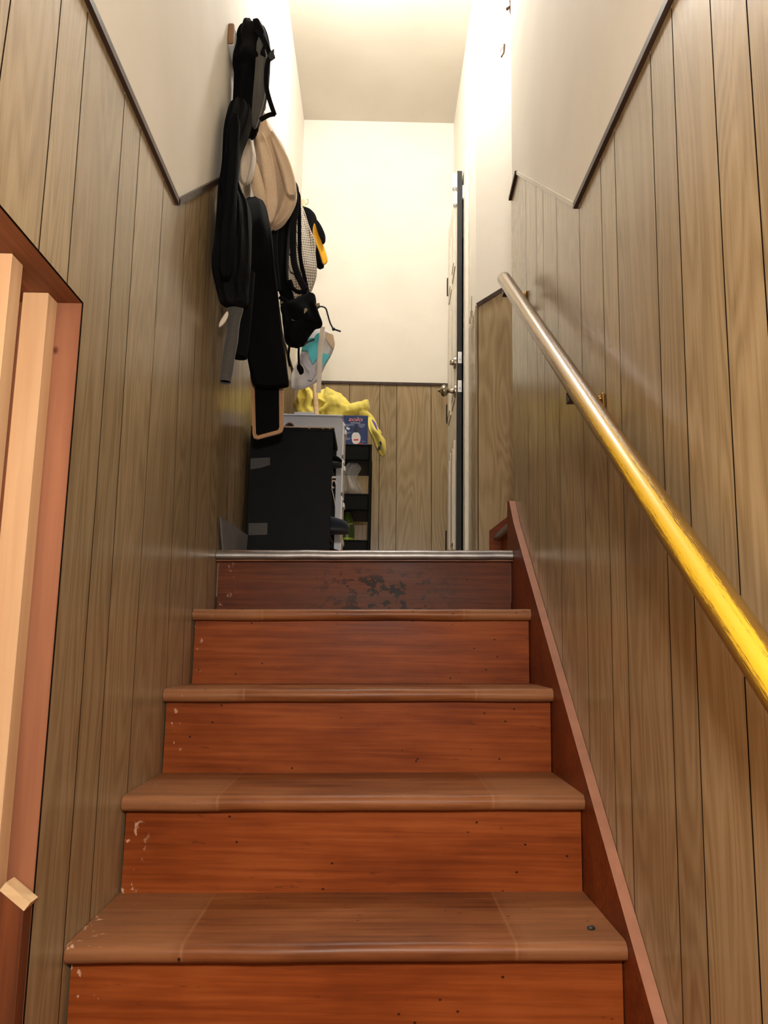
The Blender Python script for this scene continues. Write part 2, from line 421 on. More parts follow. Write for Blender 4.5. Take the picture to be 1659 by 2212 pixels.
# ------------------------------------------------------------------ wood panelling with real grooves
def panelling(name, axis, X, outline, grooves, nrm, gw=0.0034, parent=None):
    """outline: (u, z) polygon on the plane axis = X (u is the other horizontal axis); grooves: ((u1,z1),(u2,z2)); nrm: +1/-1 facing direction"""
    def P(u, z, off=0.0):
        return Vector((X + off, u, z)) if axis == 0 else Vector((u, X + off, z))
    bm = new()
    f = bm.faces.new([bm.verts.new(P(u, z)) for u, z in outline])
    f.normal_update()
    bmesh.ops.triangulate(bm, faces=[f])
    lines = []
    for (u1, z1), (u2, z2) in grooves:
        d = Vector((u2 - u1, z2 - z1)).normalized()
        if d.y < 0: d = -d
        nn = Vector((d.y, -d.x)); lines.append((Vector((u1, z1)), nn))
    for p0, nn in lines:
        for sgn in (-1, 1):
            q = p0 + nn * sgn * gw / 2
            no = P(nn.x, nn.y) - P(0, 0)
            bmesh.ops.bisect_plane(bm, geom=bm.verts[:] + bm.edges[:] + bm.faces[:], plane_co=P(q.x, q.y), plane_no=no, dist=1e-6)
    idx = {}; kill = []
    for f in bm.faces:
        c = f.calc_center_median(); u, z = (c.y, c.z) if axis == 0 else (c.x, c.z)
        sd = [(Vector((u, z)) - p0).dot(nn) for p0, nn in lines]
        if any(abs(s) < gw / 2 - 1e-6 for s in sd): kill.append(f)
    bmesh.ops.delete(bm, geom=kill, context='FACES_ONLY')
    lay = bm.loops.layers.float_color.new('plank')
    rnd = random.Random(hash(name) % 999 if False else sum(map(ord, name)))
    vals = [rnd.random() for _ in range(len(lines) + 1)]
    for f in bm.faces:
        c = f.calc_center_median(); u, z = (c.y, c.z) if axis == 0 else (c.x, c.z)
        k = sum(1 for p0, nn in lines if (Vector((u, z)) - p0).dot(nn) > 0)
        for lp in f.loops: lp[lay] = (vals[k],) * 3 + (1,)
        want = nrm
        f.normal_update()
        comp = f.normal.x if axis == 0 else f.normal.y
        if comp * want < 0: f.normal_flip()
    bk = bm.faces.new([bm.verts.new(P(u, z, -nrm * 0.0026)) for u, z in outline]); bk.material_index = 1
    bk.normal_update()
    if (bk.normal.x if axis == 0 else bk.normal.y) * nrm < 0: bk.normal_flip()
    for lp in bk.loops: lp[lay] = (0.5, 0.5, 0.5, 1)
    return link(name, bm, ['panel', 'groove'], parent)

def gx(px1, py1, px2, py2, X):
    a, b = onX(px1, py1, X), onX(px2, py2, X); return ((a.y, a.z), (b.y, b.z))
def gy(px1, py1, px2, py2, Y):
    a, b = onY(px1, py1, Y), onY(px2, py2, Y); return ((a.x, a.z), (b.x, b.z))

# ------------------------------------------------------------------ the shell
def struct(name, bm, m, parent=None, smooth=None):
    o = link(name, bm, m, parent, smooth)
    if parent is None: o['kind'] = 'structure'
    return o
YB = -2.6
# left wall (opening below the header for y < 1.26)
bm = new()
prism(bm, [(XL - 0.0035, 1.264, ZB), (XL - 0.0035, YE, ZB), (XL - 0.0035, YE, ZC), (XL - 0.0035, YB, ZC), (XL - 0.0035, YB, 0.552), (XL - 0.0035, 1.264, 0.552)], (-0.10, 0, 0))
wl = struct('wall_left', bm, 'wall')
LT = [(YB, 1.012), (1.769, 1.012), (2.42, 1.497), (YE, 1.497)]
GL = [gx(*q, XL) for q in [(23, 0, 1, 159), (132.6, 0, 85.6, 520), (186, 72, 152, 520), (267, 246, 217, 940), (301, 318, 261, 940), (352, 424, 321, 940),
      (402.6, 415, 381, 940), (434, 400, 413.6, 940), (452.7, 400, 431, 940), (460, 830, 457, 940), (475.9, 834, 473.4, 940),
      (495, 800, 492, 1054), (509, 800, 506, 1090), (523, 776, 518, 1114)]]
yy = 3.0
while yy < 4.45: GL.append(((yy, 0.3), (yy, 1.4))); yy += random.choice((0.09, 0.12, 0.15))
yy = 0.78
while yy > -2.5: GL.append(((yy, 0.0), (yy, 1.0))); yy -= random.choice((0.1, 0.13, 0.16))
panelling('wood_panelling', 0, XL, [(1.26, ZB), (YE, ZB)] + LT[::-1] + [(YB, 0.543), (1.26, 0.543)], GL, 1, parent=wl)
# right stair wall
bm = new()
prism(bm, [(XR + 0.0035, YB, ZB), (XR + 0.0035, YC, ZB), (XR + 0.0035, YC, ZC), (XR + 0.0035, YB, ZC)], (0.10, 0, 0))
wr = struct('wall_right', bm, 'wall')
RTp = [(YB, 0.979), (1.688, 0.979), (2.433, 1.527), (YC, 1.510)]
GR = [gx(*q, XR) for q in [(1135, 388, 1141, 900), (1159, 560, 1165, 1260), (1174, 560, 1183, 1336), (1202.8, 500, 1216, 1436), (1251, 454, 1274, 1600),
      (1297, 357, 1327, 1600), (1327, 299, 1361.6, 1600), (1405, 125, 1476, 2212), (1453, 83, 1535, 2212), (1533.5, 0, 1647, 2212), (1612, 0, 1658, 694)]]
yy = 0.72
while yy > -2.5: GR.append(((yy, 0.0), (yy, 0.9))); yy -= random.choice((0.1, 0.13, 0.16))
panelling('wood_panelling', 0, XR, [(YB, ZB), (YC, ZB)] + RTp[::-1], GR, -1, parent=wr)
# end wall
bm = new(); box(bm, XL - 0.1, XH + 0.1, YE + 0.0035, YE + 0.1, ZF - 0.2, ZC)
we = struct('wall_end', bm, 'wall')
GE = [gy(*q, YE) for q in [(755.5, 830, 754, 900), (821, 830, 817.5, 1185), (857.5, 830, 855, 1180), (931, 835, 932, 1180), (700, 830, 699, 900)]]
panelling('wood_panelling', 1, YE, [(XL, ZF), (XH, ZF), (XH, 1.485), (XL, 1.485)], GE + [((-0.42, 0.3), (-0.42, 1.4))], -1, parent=we)
# hall right wall with the doorway
DY0, DY1, DZ = 3.76, 4.44, 2.372
bm = new()
for (a, b, z0, z1) in ((YF + 0.0038, DY0, ZF - 0.2, ZC), (DY1, YE + 0.1, ZF - 0.2, ZC), (DY0, DY1, DZ, ZC)):
    box(bm, XH + 0.0035, XH + 0.1, a, b, z0, z1)
wh = struct('wall_hall', bm, 'wall')
panelling('wood_panelling', 0, XH, [(YF, ZF), (DY0 - 0.1, ZF), (DY0 - 0.1, 1.485), (YF, 1.485)], [((3.53, 0.3), (3.53, 1.4))], -1, parent=wh)
# far wall of the flight that climbs to the right
bm = new(); box(bm, XH + 0.02, 2.6, YF + 0.0035, YF + 0.1, ZF - 0.2, 4.4)
wf = struct('wall_upper_flight', bm, 'wall')
sl = 0.67
panelling('wood_panelling', 1, YF, [(XH, ZF), (2.6, ZF), (2.6, 1.497 + sl * (2.6 - 0.425)), (XH, 1.497)],
          [gy(1032.5, 700, 1033, 1150, YF), ((0.66, 0.3), (0.66, 1.4)), ((0.86, 0.3), (0.86, 1.4)), ((1.1, 0.3), (1.1, 1.4))], -1, parent=wf)
bm = new(); box(bm, XR + 0.1035, 2.6, YC - 0.1, YC - 0.0005, ZF - 0.2, 4.4)
struct('wall_upper_flight_near', bm, 'wall')
bm = new(); box(bm, 2.6, 2.7, YC - 0.1, YF + 0.1, ZF, 4.4); struct('wall_upper_flight_end', bm, 'wall')
bm = new(); box(bm, XL - 0.1, XR + 0.1, -0.15, YE + 0.1, ZC, ZC + 0.1); box(bm, XR + 0.1, 2.7, YC - 0.1, YF + 0.1, 4.4, 4.5)
box(bm, XR + 0.1, XR + 0.11, YC - 0.1, YF + 0.1, ZC, 4.4)
struct('ceiling', bm, 'ceiling')
bm = new(); box(bm, -0.75, XR + 0.1, YB, 0.05, 1.14, 1.24); struct('ceiling_basement', bm, 'ceiling')
bm = new(); box(bm, XL - 0.0, XR, -0.05, 0.05, 1.24, ZC); struct('wall_header', bm, 'wall')
bm = new(); box(bm, -0.75, XR + 0.1, YB - 0.1, YB, ZB, 1.24); struct('wall_back', bm, 'basement')
bm = new(); box(bm, -0.75, -0.66, YB, 1.3, ZB, 0.56); struct('wall_basement_left', bm, 'basement')
bm = new(); box(bm, -0.75, XR + 0.1, YB - 0.1, 2.5, ZB - 0.1, ZB); struct('floor_basement', bm, 'concrete')
bm = new(); box(bm, XL - 0.05, XH + 0.1, 2.50, YE + 0.1, ZF - 0.14, ZF); struct('floor', bm, 'lino')

# ---- trims
def bar(bm, p, q, w, t, nx, mi=0):
    """flat moulding from p to q (world), w wide in the wall plane, t proud towards nx"""
    p, q, nx = Vector(p), Vector(q), Vector(nx); d = (q - p).normalized(); s = d.cross(nx).normalized() * (w / 2)
    prism(bm, [p - s, p + s, p + s + nx * t, p - s + nx * t], q - p, mi)
bm = new()
bar(bm, (XL, YB, 1.018), (XL, 1.774, 1.018), 0.014, 0.009, (1, 0, 0))
bar(bm, (XL, 1.766, 1.014), (XL, 2.42, 1.500), 0.014, 0.009, (1, 0, 0))
bar(bm, (XL, 2.415, 1.498), (XL, YE, 1.498), 0.014, 0.009, (1, 0, 0))
struct('trim_1', bm, 'trim_dark')
bm = new()
bar(bm, (XR, YB, 0.985), (XR, 1.692, 0.985), 0.014, 0.009, (-1, 0, 0))
struct('trim_2', bm, 'trim_dark')
bm = new()
bar(bm, (XR, 1.692, 0.985), (XR, 2.437, 1.531), 0.010, 0.004, (-1, 0, 0))
struct('trim_3', bm, 'wall')
bm = new()
bar(bm, (XR, 2.433, 1.531), (XR, YC, 1.510), 0.012, 0.009, (-1, 0, 0))
struct('trim_4', bm, 'trim_dark')
bm = new(); bar(bm, (XL, YE, 1.489), (XH - 0.02, YE, 1.489), 0.015, 0.009, (0, -1, 0)); struct('trim_5', bm, 'trim_dark')
bm = new(); bar(bm, (0.428, YF, 1.500), (2.6, YF, 1.500 + sl * 2.172), 0.017, 0.009, (0, -1, 0)); struct('trim_6', bm, 'trim_dark')
# casing of the side door
bm = new()
box(bm, XH - 0.016, XH + 0.003, DY0 - 0.075, DY0, ZF, DZ + 0.07, 0.003)
box(bm, XH - 0.026, XH + 0.003, DY1, YE - 0.001, ZF, DZ + 0.075, 0.003)
box(bm, XH - 0.016, XH + 0.003, DY0, DY1, DZ, DZ + 0.07, 0.003)
box(bm, XH + 0.003, XH + 0.1, DY0 - 0.012, DY0, ZF, DZ); box(bm, XH + 0.003, XH + 0.1, DY1, DY1 + 0.012, ZF, DZ)
struct('trim_7', bm, 'door')

# ------------------------------------------------------------------ the stairs
TILT = 0.0178
def tz(x): return TILT * (x + 0.034)
NOSE = [(0.605, -1.040), (0.868, -0.852), (1.133, -0.662), (1.398, -0.472), (1.652, -0.288), (1.920, -0.098), (2.179, 0.097), (2.462, 0.2885)]
stair = empty('staircase', (0, 0.6, ZB), 'reddish-brown varnished wooden staircase rising between panelled walls to the landing', 'staircase')
x0, x1 = XL + 0.001, XS - 0.0005
TH = 0.030
def tilt(bm):
    for v in bm.verts: v.co.z += tz(v.co.x)
for i, (y, z) in enumerate(NOSE):
    last = i == len(NOSE) - 1
    back = (NOSE[i + 1][0] + 0.03) if not last else 2.50
    # tread with a half-round nosing
    if not last:
        bm = new(); prof = []
        r = TH / 2
        prof.append((back, z)); prof.append((back, z - TH))
        for k in range(9):
            a = -PI / 2 - PI * k / 8
            prof.append((y + r + r * math.cos(a), z - r + r * math.sin(a)))
        nseg = 24; secs = []
        for j in range(nseg + 1):
            x = x0 + (x1 - x0) * j / nseg
            s = []
            for (a, b) in prof:
                wob = 0.0018 * noise.noise(Vector((x * 9, i * 3.1, b * 20))) if a < y + 0.04 else 0
                s.append(Vector((x, a + wob, b + wob * 0.6)))
            secs.append(s)
        rings(bm, secs, True); tilt(bm)
        link('tread', bm, 'tread', stair, 40)
    # riser under this nosing
    zb = (NOSE[i - 1][1] if i else ZB) - (0.0 if i else 0)
    top = z - TH if not last else z - 0.036
    bm = new(); box(bm, x0 + 0.003, x1 - 0.002, y + 0.028, y + 0.046, zb - (0.03 if i else 0), top + 0.004)
    tilt(bm)
    link('riser', bm, 'riser_top' if last else 'riser', stair)
# landing board and its metal nosing
bm = new(); box(bm, x0, x1, 2.464, 2.515, 0.2885 - 0.034, 0.2865); tilt(bm); link('landing_board', bm, 'tread', stair)
bm = new(); prof = [(2.505, 0.2885)]
for k in range(11):
    a = PI / 2 + PI * 0.98 * k / 10
    prof.append((2.474 + 0.0175 * math.cos(a), 0.2885 - 0.0175 + 0.0175 * math.sin(a)))
prof += [(2.478, 0.2885 - 0.035), (2.478, 0.2865), (2.505, 0.2865)]
secs = []
for j in range(31):
    x = x0 + (x1 - x0) * j / 30
    secs.append([Vector((x, a + 0.0012 * noise.noise(Vector((x * 12, 1, 2))), b + 0.0012 * noise.noise(Vector((x * 12, 5, 2))))) for a, b in prof])
rings(bm, secs, True); tilt(bm)
tag(link('metal_nosing', bm, 'steel', stair, 50), 'worn silver metal edge strip')
# right-hand stringer
def sz(y): return -0.532 + 0.784 * (y - 1.279)
bm = new()
poly = [(0.42, ZB), (0.42, sz(0.42)), (2.45, 0.380), (2.524, 0.458), (YC + 0.002, 0.466), (YC + 0.002, 0.10), (2.5, 0.10), (1.0, ZB)]
fs = prism(bm, [(XS, a, b) for a, b in poly], (XR - 0.0008 - XS, 0, 0))
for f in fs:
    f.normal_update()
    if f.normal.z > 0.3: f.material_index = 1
link('stringer', bm, ['stringer', 'stringer_top'], stair)

# ---- the flight climbing to the right from the landing
up = empty('staircase', (0.515, 2.99, ZF), 'second staircase of dark wood climbing to the right off the landing', 'staircase')
for k in range(7):
    X = 0.500 + 0.255 * k; Z = 0.472 + 0.187 * k
    bm = new(); box(bm, X, X + 0.30, YC + 0.001, YF - 0.022, Z - 0.028, Z - 0.003, 0.004); link('tread', bm, 'tread', up)
    bm = new(); box(bm, X + 0.025, X + 0.04, YC + 0.001, YF - 0.022, Z - 0.187, Z - 0.028); link('riser', bm, 'riser', up)
    bm = new(); tube(bm, [(X + 0.002, YC + 0.002, Z - 0.014), (X + 0.002, YF - 0.023, Z - 0.014)], 0.011, 12); link('metal_nosing', bm, 'steel', up, 50)
bm = new()
fs = prism(bm, [(0.478, YF - 0.02, ZF), (0.478, YF - 0.02, 0.490), (2.4, YF - 0.02, 0.490 + 0.80 * 1.922), (2.4, YF - 0.02, ZF)], (0, 0.0185, 0))
link('stringer', bm, 'stringer', up)

# ------------------------------------------------------------------ raw framing in the opening on the left
bm = new(); box(bm, -0.64, XL - 0.004, YB, 1.262, 0.543, 0.549); box(bm, -0.64, XL - 0.105, YB, 1.262, 0.549, 0.70)
struct('trim_8', bm, 'header')
bm = new(); box(bm, -0.60, XL - 0.003, 1.262, 1.268, ZB, 0.543); box(bm, -0.64, -0.588, 1.268, 1.30, ZB, 0.543)
o = struct('trim_9', bm, 'fir')
for k, (yy, lab) in enumerate(((1.221, 'pale pine slat in the left wall opening, nearer the panelling edge'), (1.090, 'pale pine slat at the left edge of the photo, nearer the viewer'))):
    bm = new(); box(bm, -0.566, -0.5255, yy, yy + 0.037, -0.36 if k else -0.36, 0.5425, 0.0012)
    o = link('wooden_slat', bm, 'pine'); origin_to(o, (-0.546, yy + 0.018, -0.36))
    tag(o, lab, 'slat', 'pine slats in the wall opening')
bm = new(); box(bm, -0.63, -0.50, -1.2, 1.14, -0.40, -0.3605); box(bm, -0.63, -0.527, 1.14, 1.26, -0.40, -0.3605)
struct('trim_10', bm, 'pine')
# brown board stub with a freshly cut sloping top
bm = new()
A = onX(51, 1969, -0.4865); SY = A.y; B_ = onY(0, 1926, SY)
d = (B_ - A); E2 = A + d * ((-0.5235 - A.x) / d.x)
ptl = [Vector((A.x, SY, A.z)), Vector((E2.x, SY, E2.z)), Vector((E2.x, SY, ZB)), Vector((A.x, SY, ZB))]
fs = prism(bm, ptl, (0, 1.258 - SY, 0))
pb = link('board_stub', bm, 'stained')
pb.data.transform(Matrix.Translation((0, 0, 0)))
origin_to(pb, (-0.52, 1.23, ZB)); tag(pb, 'brown stained board below the pine slats with a freshly sawn sloping top', 'board')
bm = new()
up_n = Vector((d.z, 0, -d.x)).normalized()
if up_n.z < 0: up_n = -up_n
prism(bm, [A + up_n * 0.0005, E2 + up_n * 0.0005, E2 + up_n * 0.014, A + up_n * 0.014], (0, 1.258 - SY, 0))
tag(link('cut_end', bm, 'rawcut', pb), 'pale raw sawn end')

# ------------------------------------------------------------------ handrail
XA = 0.375
pU, pLo = onX(1089, 602, XA), onX(1659, 1452, XA)
dR = (pU - pLo).normalized(); pLo2 = pU - dR * 2.45
hr = empty('handrail', (XA, pU.y, pU.z), 'round wooden handrail in worn yellow paint on the right wall', 'handrail')
bm = new()
Rr = 0.0205
sd = dR.cross(Vector((1, 0, 0))).normalized()      # in the wall-parallel plane, across the bar
secs = []; ns = 60
for i in range(ns + 3):
    if i < ns + 1: p = pLo2 + dR * 2.45 * i / ns; rr = Rr
    else: p = pU + dR * (0.002 * (i - ns)); rr = Rr * (0.94 if i == ns + 1 else 0.8)
    secs.append([p + Vector((1, 0, 0)) * rr * math.cos(2 * PI * k / 28) + sd * rr * math.sin(2 * PI * k / 28) for k in range(28)])
lay = bm.verts.layers.float_color.new('flank')
R_ = rings(bm, secs, True)
for ri, ring in enumerate(R_):
    for k, v in enumerate(ring):
        a = 2 * PI * k / 28
        vv = min(1.0, max(0.0, abs((a - 4.0 + PI) % (2 * PI) - PI) / PI - 0.06) / 0.28)     # 0 on the gripped front, 1 along both flanks and the wall side
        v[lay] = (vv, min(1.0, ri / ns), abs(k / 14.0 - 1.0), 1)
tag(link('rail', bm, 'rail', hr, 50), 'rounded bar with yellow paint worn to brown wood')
for (px, py) in ((1138, 645), (1305, 875)):
    wpt = onX(px, py, XR)
    t = ((wpt.y - pU.y) / dR.y); c = pU + dR * t
    c = Vector((XA, wpt.y - 0.02, 0)); t = (c.y - pU.y) / dR.y; c = pU + dR * t
    bm = new()
    box(bm, XR - 0.007, XR - 0.0008, wpt.y - 0.012, wpt.y + 0.012, wpt.z - 0.045, wpt.z + 0.022, 0.002)
    for zz in (0.013, -0.033): ball(bm, (XR - 0.008, wpt.y, wpt.z + zz), 0.005, seg=10)
    tube(bm, [(XR - 0.006, wpt.y, wpt.z - 0.02), (XR - 0.03, wpt.y - 0.005, wpt.z - 0.035), (XA + 0.01, c.y, c.z - Rr - 0.012), (XA, c.y, c.z - Rr - 0.002)], 0.006, 10, steps=14)
    br = link('bracket', bm, 'brass', hr, 40)
    bm = new()
    q = c - Vector((0, 0, Rr * 1.2))
    prism(bm, [q + Vector((-0.013, -0.016, -0.013)), q + Vector((-0.013, 0.014, 0.010)), q + Vector((-0.013, 0.014, -0.013))], (0.018, 0, 0))
    link('bracket_foot', bm, 'dark_metal', br)

# ------------------------------------------------------------------ side door, slightly ajar
door = empty('door_1', (0.409, DY1 - 0.003, ZF), kind='structure')
dang = math.atan2(0.017, 0.68)
L_ = 0.672
def dpt(u, n, z):
    """u from hinge to latch edge, n outwards into the hall (negative X), z up"""
    return Vector((0.411 - u * math.sin(dang) - n * math.cos(dang), DY1 - 0.004 - u * math.cos(dang) + n * math.sin(dang) * -1, z))
def dbox(bm, u0, u1, n0, n1, z0, z1, bev=0.0, mi=0):
    v = box(bm, 0, 1, 0, 1, 0, 1)
    for k, (a, b, c) in enumerate(((0, 0, 0), (1, 0, 0), (1, 1, 0), (0, 1, 0), (0, 0, 1), (1, 0, 1), (1, 1, 1), (0, 1, 1))):
        v[k].co = dpt(u0 + (u1 - u0) * a, n0 + (n1 - n0) * b, z0 + (z1 - z0) * c)
    fs = list({f for q in v for f in q.link_faces})
    bmesh.ops.recalc_face_normals(bm, faces=fs)
    for f in fs: f.material_index = mi
    if bev: bmesh.ops.bevel(bm, geom=list({e for f in fs for e in f.edges}), offset=bev, segments=2, affect='EDGES')
bm = new(); dbox(bm, 0, L_, -0.003, 0.022, ZF + 0.012, DZ - 0.004)
for f in bm.faces:
    if (f.calc_center_median() - dpt(L_, 0.0095, f.calc_center_median().z)).length < 0.008: f.material_index = 1
link('door_slab', bm, ['door', 'door_edge'], door)
for (u0, u1) in ((0.10, 0.31), (0.37, 0.58)):
    for (z0, z1) in ((ZF + 0.18, ZF + 0.72), (ZF + 0.92, ZF + 1.50), (ZF + 1.62, ZF + 1.92)):
        bm = new(); dbox(bm, u0, u1, 0.0215, 0.0275, z0, z1, 0.003); dbox(bm, u0 + 0.035, u1 - 0.035, 0.027, 0.0315, z0 + 0.035, z1 - 0.035, 0.002)
        link('door_panel', bm, 'door', door)
for zz in (ZF + 0.30, ZF + 1.02, ZF + 1.78):
    bm = new(); tube(bm, [dpt(-0.006, 0.024, zz - 0.045), dpt(-0.006, 0.024, zz + 0.045)], 0.007, 10); ball(bm, dpt(-0.006, 0.024, zz + 0.05), 0.007, seg=8); ball(bm, dpt(-0.006, 0.024, zz - 0.05), 0.007, seg=8)
    dbox(bm, 0.0, 0.02, 0.0215, 0.0235, zz - 0.045, zz + 0.045)
    link('hinge', bm, 'dark_metal', door, 40)
# knob and dead bolt near the latch edge
def droundel(bm, u, z, prof, mi=0):
    a = dpt(u, 0.022, z); nrm = (dpt(u, 1.022, z) - a).normalized(); sx = (dpt(u + 1, 0.022, z) - a).normalized(); secs = []
    for r, h in prof:
        secs.append([a + nrm * h + sx * r * math.cos(2 * PI * k / 20) + Vector((0, 0, 1)) * r * math.sin(2 * PI * k / 20) for k in range(20)])
    rings(bm, secs, True, mi)
zk = ZF + 0.955
bm = new(); droundel(bm, L_ - 0.06, zk, [(0.034, 0), (0.033, 0.006), (0.015, 0.012), (0.010, 0.03), (0.012, 0.036), (0.026, 0.045), (0.030, 0.056), (0.026, 0.068), (0.013, 0.074), (0.007, 0.078), (0.006, 0.084), (0.002, 0.088)])
link('door_knob', bm, 'nickel', door, 50)
bm = new(); droundel(bm, L_ - 0.06, zk + 0.145, [(0.032, 0), (0.030, 0.010), (0.014, 0.014), (0.013, 0.020)]); dbox(bm, L_ - 0.072, L_ - 0.048, 0.040, 0.052, zk + 0.135, zk + 0.155, 0.002)
link('deadbolt', bm, 'nickel', door, 50)
for zz in (zk + 0.006, zk + 0.150):
    bm = new(); dbox(bm, L_ - 0.001, L_ + 0.0012, -0.003, 0.016, zz - 0.029, zz + 0.029, 0.0005); dbox(bm, L_, L_ + 0.007, 0.002, 0.011, zz - 0.010, zz + 0.010, 0.002)
    link('latch_plate', bm, 'white_plastic', door)
for (z0, z1, n1) in ((DZ - 0.095, DZ - 0.008, 0.044), (DZ - 0.185, DZ - 0.105, 0.040)):
    bm = new(); dbox(bm, L_ - 0.05, L_ - 0.004, 0.022, n1, z0, z1, 0.007); tag(link('door_sensor', bm, 'white_plastic', door, 40), 'white plastic sensor box')
bm = new(); box(bm, 0.398, 0.421, 3.742, 3.768, DZ - 0.165, DZ - 0.085, 0.006, seg=3)
tag(origin_to(link('door_sensor', bm, 'white_plastic', None, 40), (0.41, 3.76, DZ - 0.125)), 'white rounded sensor on the door frame beside the top of the door edge', 'sensor')
# wire hook on the wall corner beside the door
bm = new()
tube(bm, [onY(px, py, 3.40) for px, py in ((1019, 640), (1018, 676), (1014, 690), (1015, 700), (1019, 684), (1023, 690), (1023, 700), (1018, 714))], 0.0018, 6, steps=30)
box(bm, onY(1016, 680, 3.4).x, onY(1021, 680, 3.4).x, 3.396, 3.404, onY(1018, 682, 3.4).z, onY(1018, 672, 3.4).z)
o = link('wire_hook', bm, 'nickel', None, 60); origin_to(o, onY(1018, 690, 3.4)); tag(o, 'small bent wire hook hanging on the wall corner beside the door', 'hook')

# ------------------------------------------------------------------ lamps
def lamp(name, pos, r, mat, label, zt):
    e = empty(name, (pos[0], pos[1], zt), label, 'lamp')
    bm = new(); lathe(bm, (pos[0], pos[1], zt), [(0.06, 0), (0.06, -0.015), (0.03, -0.03), (0.024, -(zt - pos[2] - r * 0.95))]); link('socket', bm, 'white_plastic', e, 40)
    bm = new(); ball(bm, pos, r, seg=24); link('bulb', bm, mat, e, 60)
lamp('ceiling_lamp', LANDING_POS, 0.07, 'bulb', 'bare bulb lamp on the ceiling above the landing', ZC)
lamp('ceiling_lamp', BASEMENT_POS, 0.07, 'bulb_basement', 'bare bulb lamp hanging from the low basement ceiling at the foot of the stairs', 1.14)

# ------------------------------------------------------------------ hanging cord ornament by the upper flight
YO = 2.75
hc = empty('pull_cord', onY(1106, 0, YO), 'tan hanging cord pull with a curved pointed end and a thin white string', 'cord')
bm = new(); a = onY(1109, -40, YO); b = onY(1108.5, 17, YO)
tube(bm, [a, a.lerp(b, 0.5), b], 0.0075, 12); link('toggle', bm, 'cord_tan', hc, 50)
bm = new(); tube(bm, [onY(x_, y_, YO - 0.012) for x_, y_ in ((1103.5, -40), (1103, 0), (1102, 18), (1103, 30), (1108, 52))], [0.005, 0.0015], 10, steps=24); ball(bm, onY(1096, 19, YO - 0.012), 0.006); tube(bm, [onY(1096, 19, YO - 0.012), onY(1102, 14, YO - 0.012)], 0.0045, 8); ball(bm, onY(1102.5, 3, YO - 0.016), 0.0045)
link('horn', bm, 'leather', hc, 60)
bm = new(); tube(bm, [onY(x_, y_, YO - 0.012) for x_, y_ in ((1096, 19), (1091, 26), (1086, 38), (1086, 60), (1086, 85), (1089, 97))], 0.0011, 6, steps=30); link('string', bm, 'white_cord', hc, 60)
bm = new(); tube(bm, [onY(x_, y_, YO - 0.012) for x_, y_ in ((1089.5, 96), (1089, 104), (1088, 114), (1083.5, 122))], [0.004, 0.003], 10, steps=14); ball(bm, onY(1083.5, 122, YO - 0.012), 0.004); tube(bm, [onY(x_, y_, YO - 0.012) for x_, y_ in ((1087, 102), (1082, 107), (1081, 113))], 0.0012, 6, steps=8)
link('tassel', bm, 'cord_tan', hc, 60)
bm = new(); tube(bm, [a, Vector((a.x, a.y, ZC + 0.3))], 0.0015, 6); link('hanging_string', bm, 'white_cord', hc)

# ------------------------------------------------------------------ coat rack on the left wall
RZ0, RZ1 = 1.822, 1.889
HOOKS = (2.33, 2.46, 2.62, 2.95, 3.25, 3.7)
rack = empty('coat_rack', (XL, 2.24, RZ0), 'long white coat rack board along the left hall wall with a bare wooden end', 'coat rack')
bm = new(); box(bm, XL - 0.003, -0.470, 2.252, 4.2, RZ0, RZ1, 0.001); link('board', bm, 'white_plastic', rack)
bm = new(); box(bm, XL - 0.003, -0.4697, 2.240, 2.2515, RZ0 - 0.0005, RZ1 + 0.0005, 0.003); tag(link('board_end', bm, 'cord_tan', rack), 'bare tan end of the board')
for hy in HOOKS:
    bm = new(); tube(bm, [(-0.469, hy, 1.86), (-0.445, hy, 1.85), (-0.425, hy, 1.868), (-0.425, hy, 1.89)], 0.004, 8, steps=14); box(bm, -0.4698, -0.467, hy - 0.01, hy + 0.01, 1.835, 1.88)
    link('hook', bm, 'brass', rack, 50)

# 1. black jacket with grey lining and a webbing strap, nearest on the rack
t = empty('jacket', onY(545, 60, 2.33), 'black jacket with grey side panel and webbing strap, topmost on the coat rack', 'jacket')
bm = new(); cloth(bm, [(57, 532, 560, 2.33, .03), (66, 520, 573, 2.33, .045), (85, 512, 580, 2.33, .05), (110, 509, 583, 2.33, .05), (135, 503, 582, 2.33, .05), (165, 507, 580, 2.33, .05), (200, 506, 578, 2.33, .05), (230, 505, 571, 2.33, .045), (262, 505, 563, 2.33, .04), (290, 512, 556, 2.33, .03)], 7, 0.05, 1)
link('shell', bm, 'blackfab', t, 60)
bm = new(); cloth(bm, [(88, 556, 566, 2.275, .014), (110, 554, 574, 2.275, .016), (140, 552, 578, 2.275, .016), (180, 549, 577, 2.275, .016), (220, 546, 571, 2.275, .014), (262, 543, 558, 2.28, .012), (275, 545, 553, 2.28, .01)], 5, 0.05, 2, lump=.002)
tag(link('side_panel', bm, 'greyfab', t, 60), 'charcoal grey panel')
bm = new(); strapY(bm, [(552, 66), (566, 80), (576, 100), (585, 121)], 2.262, 12, .008)
strapY(bm, [(583, 122), (577, 140), (575, 165), (576, 190), (582, 215), (593, 248)], 2.262, 11, .006)
strapY(bm, [(594, 246), (580, 249), (562, 259)], 2.262, 12, .006)
link('strap', bm, 'blackfab', t, 50)
bm = new(); slabY(bm, [(583, 112), (592, 105), (591, 114), (594, 121), (584, 128), (579, 122)], 2.258, .01); link('buckle', bm, 'rubber', t)

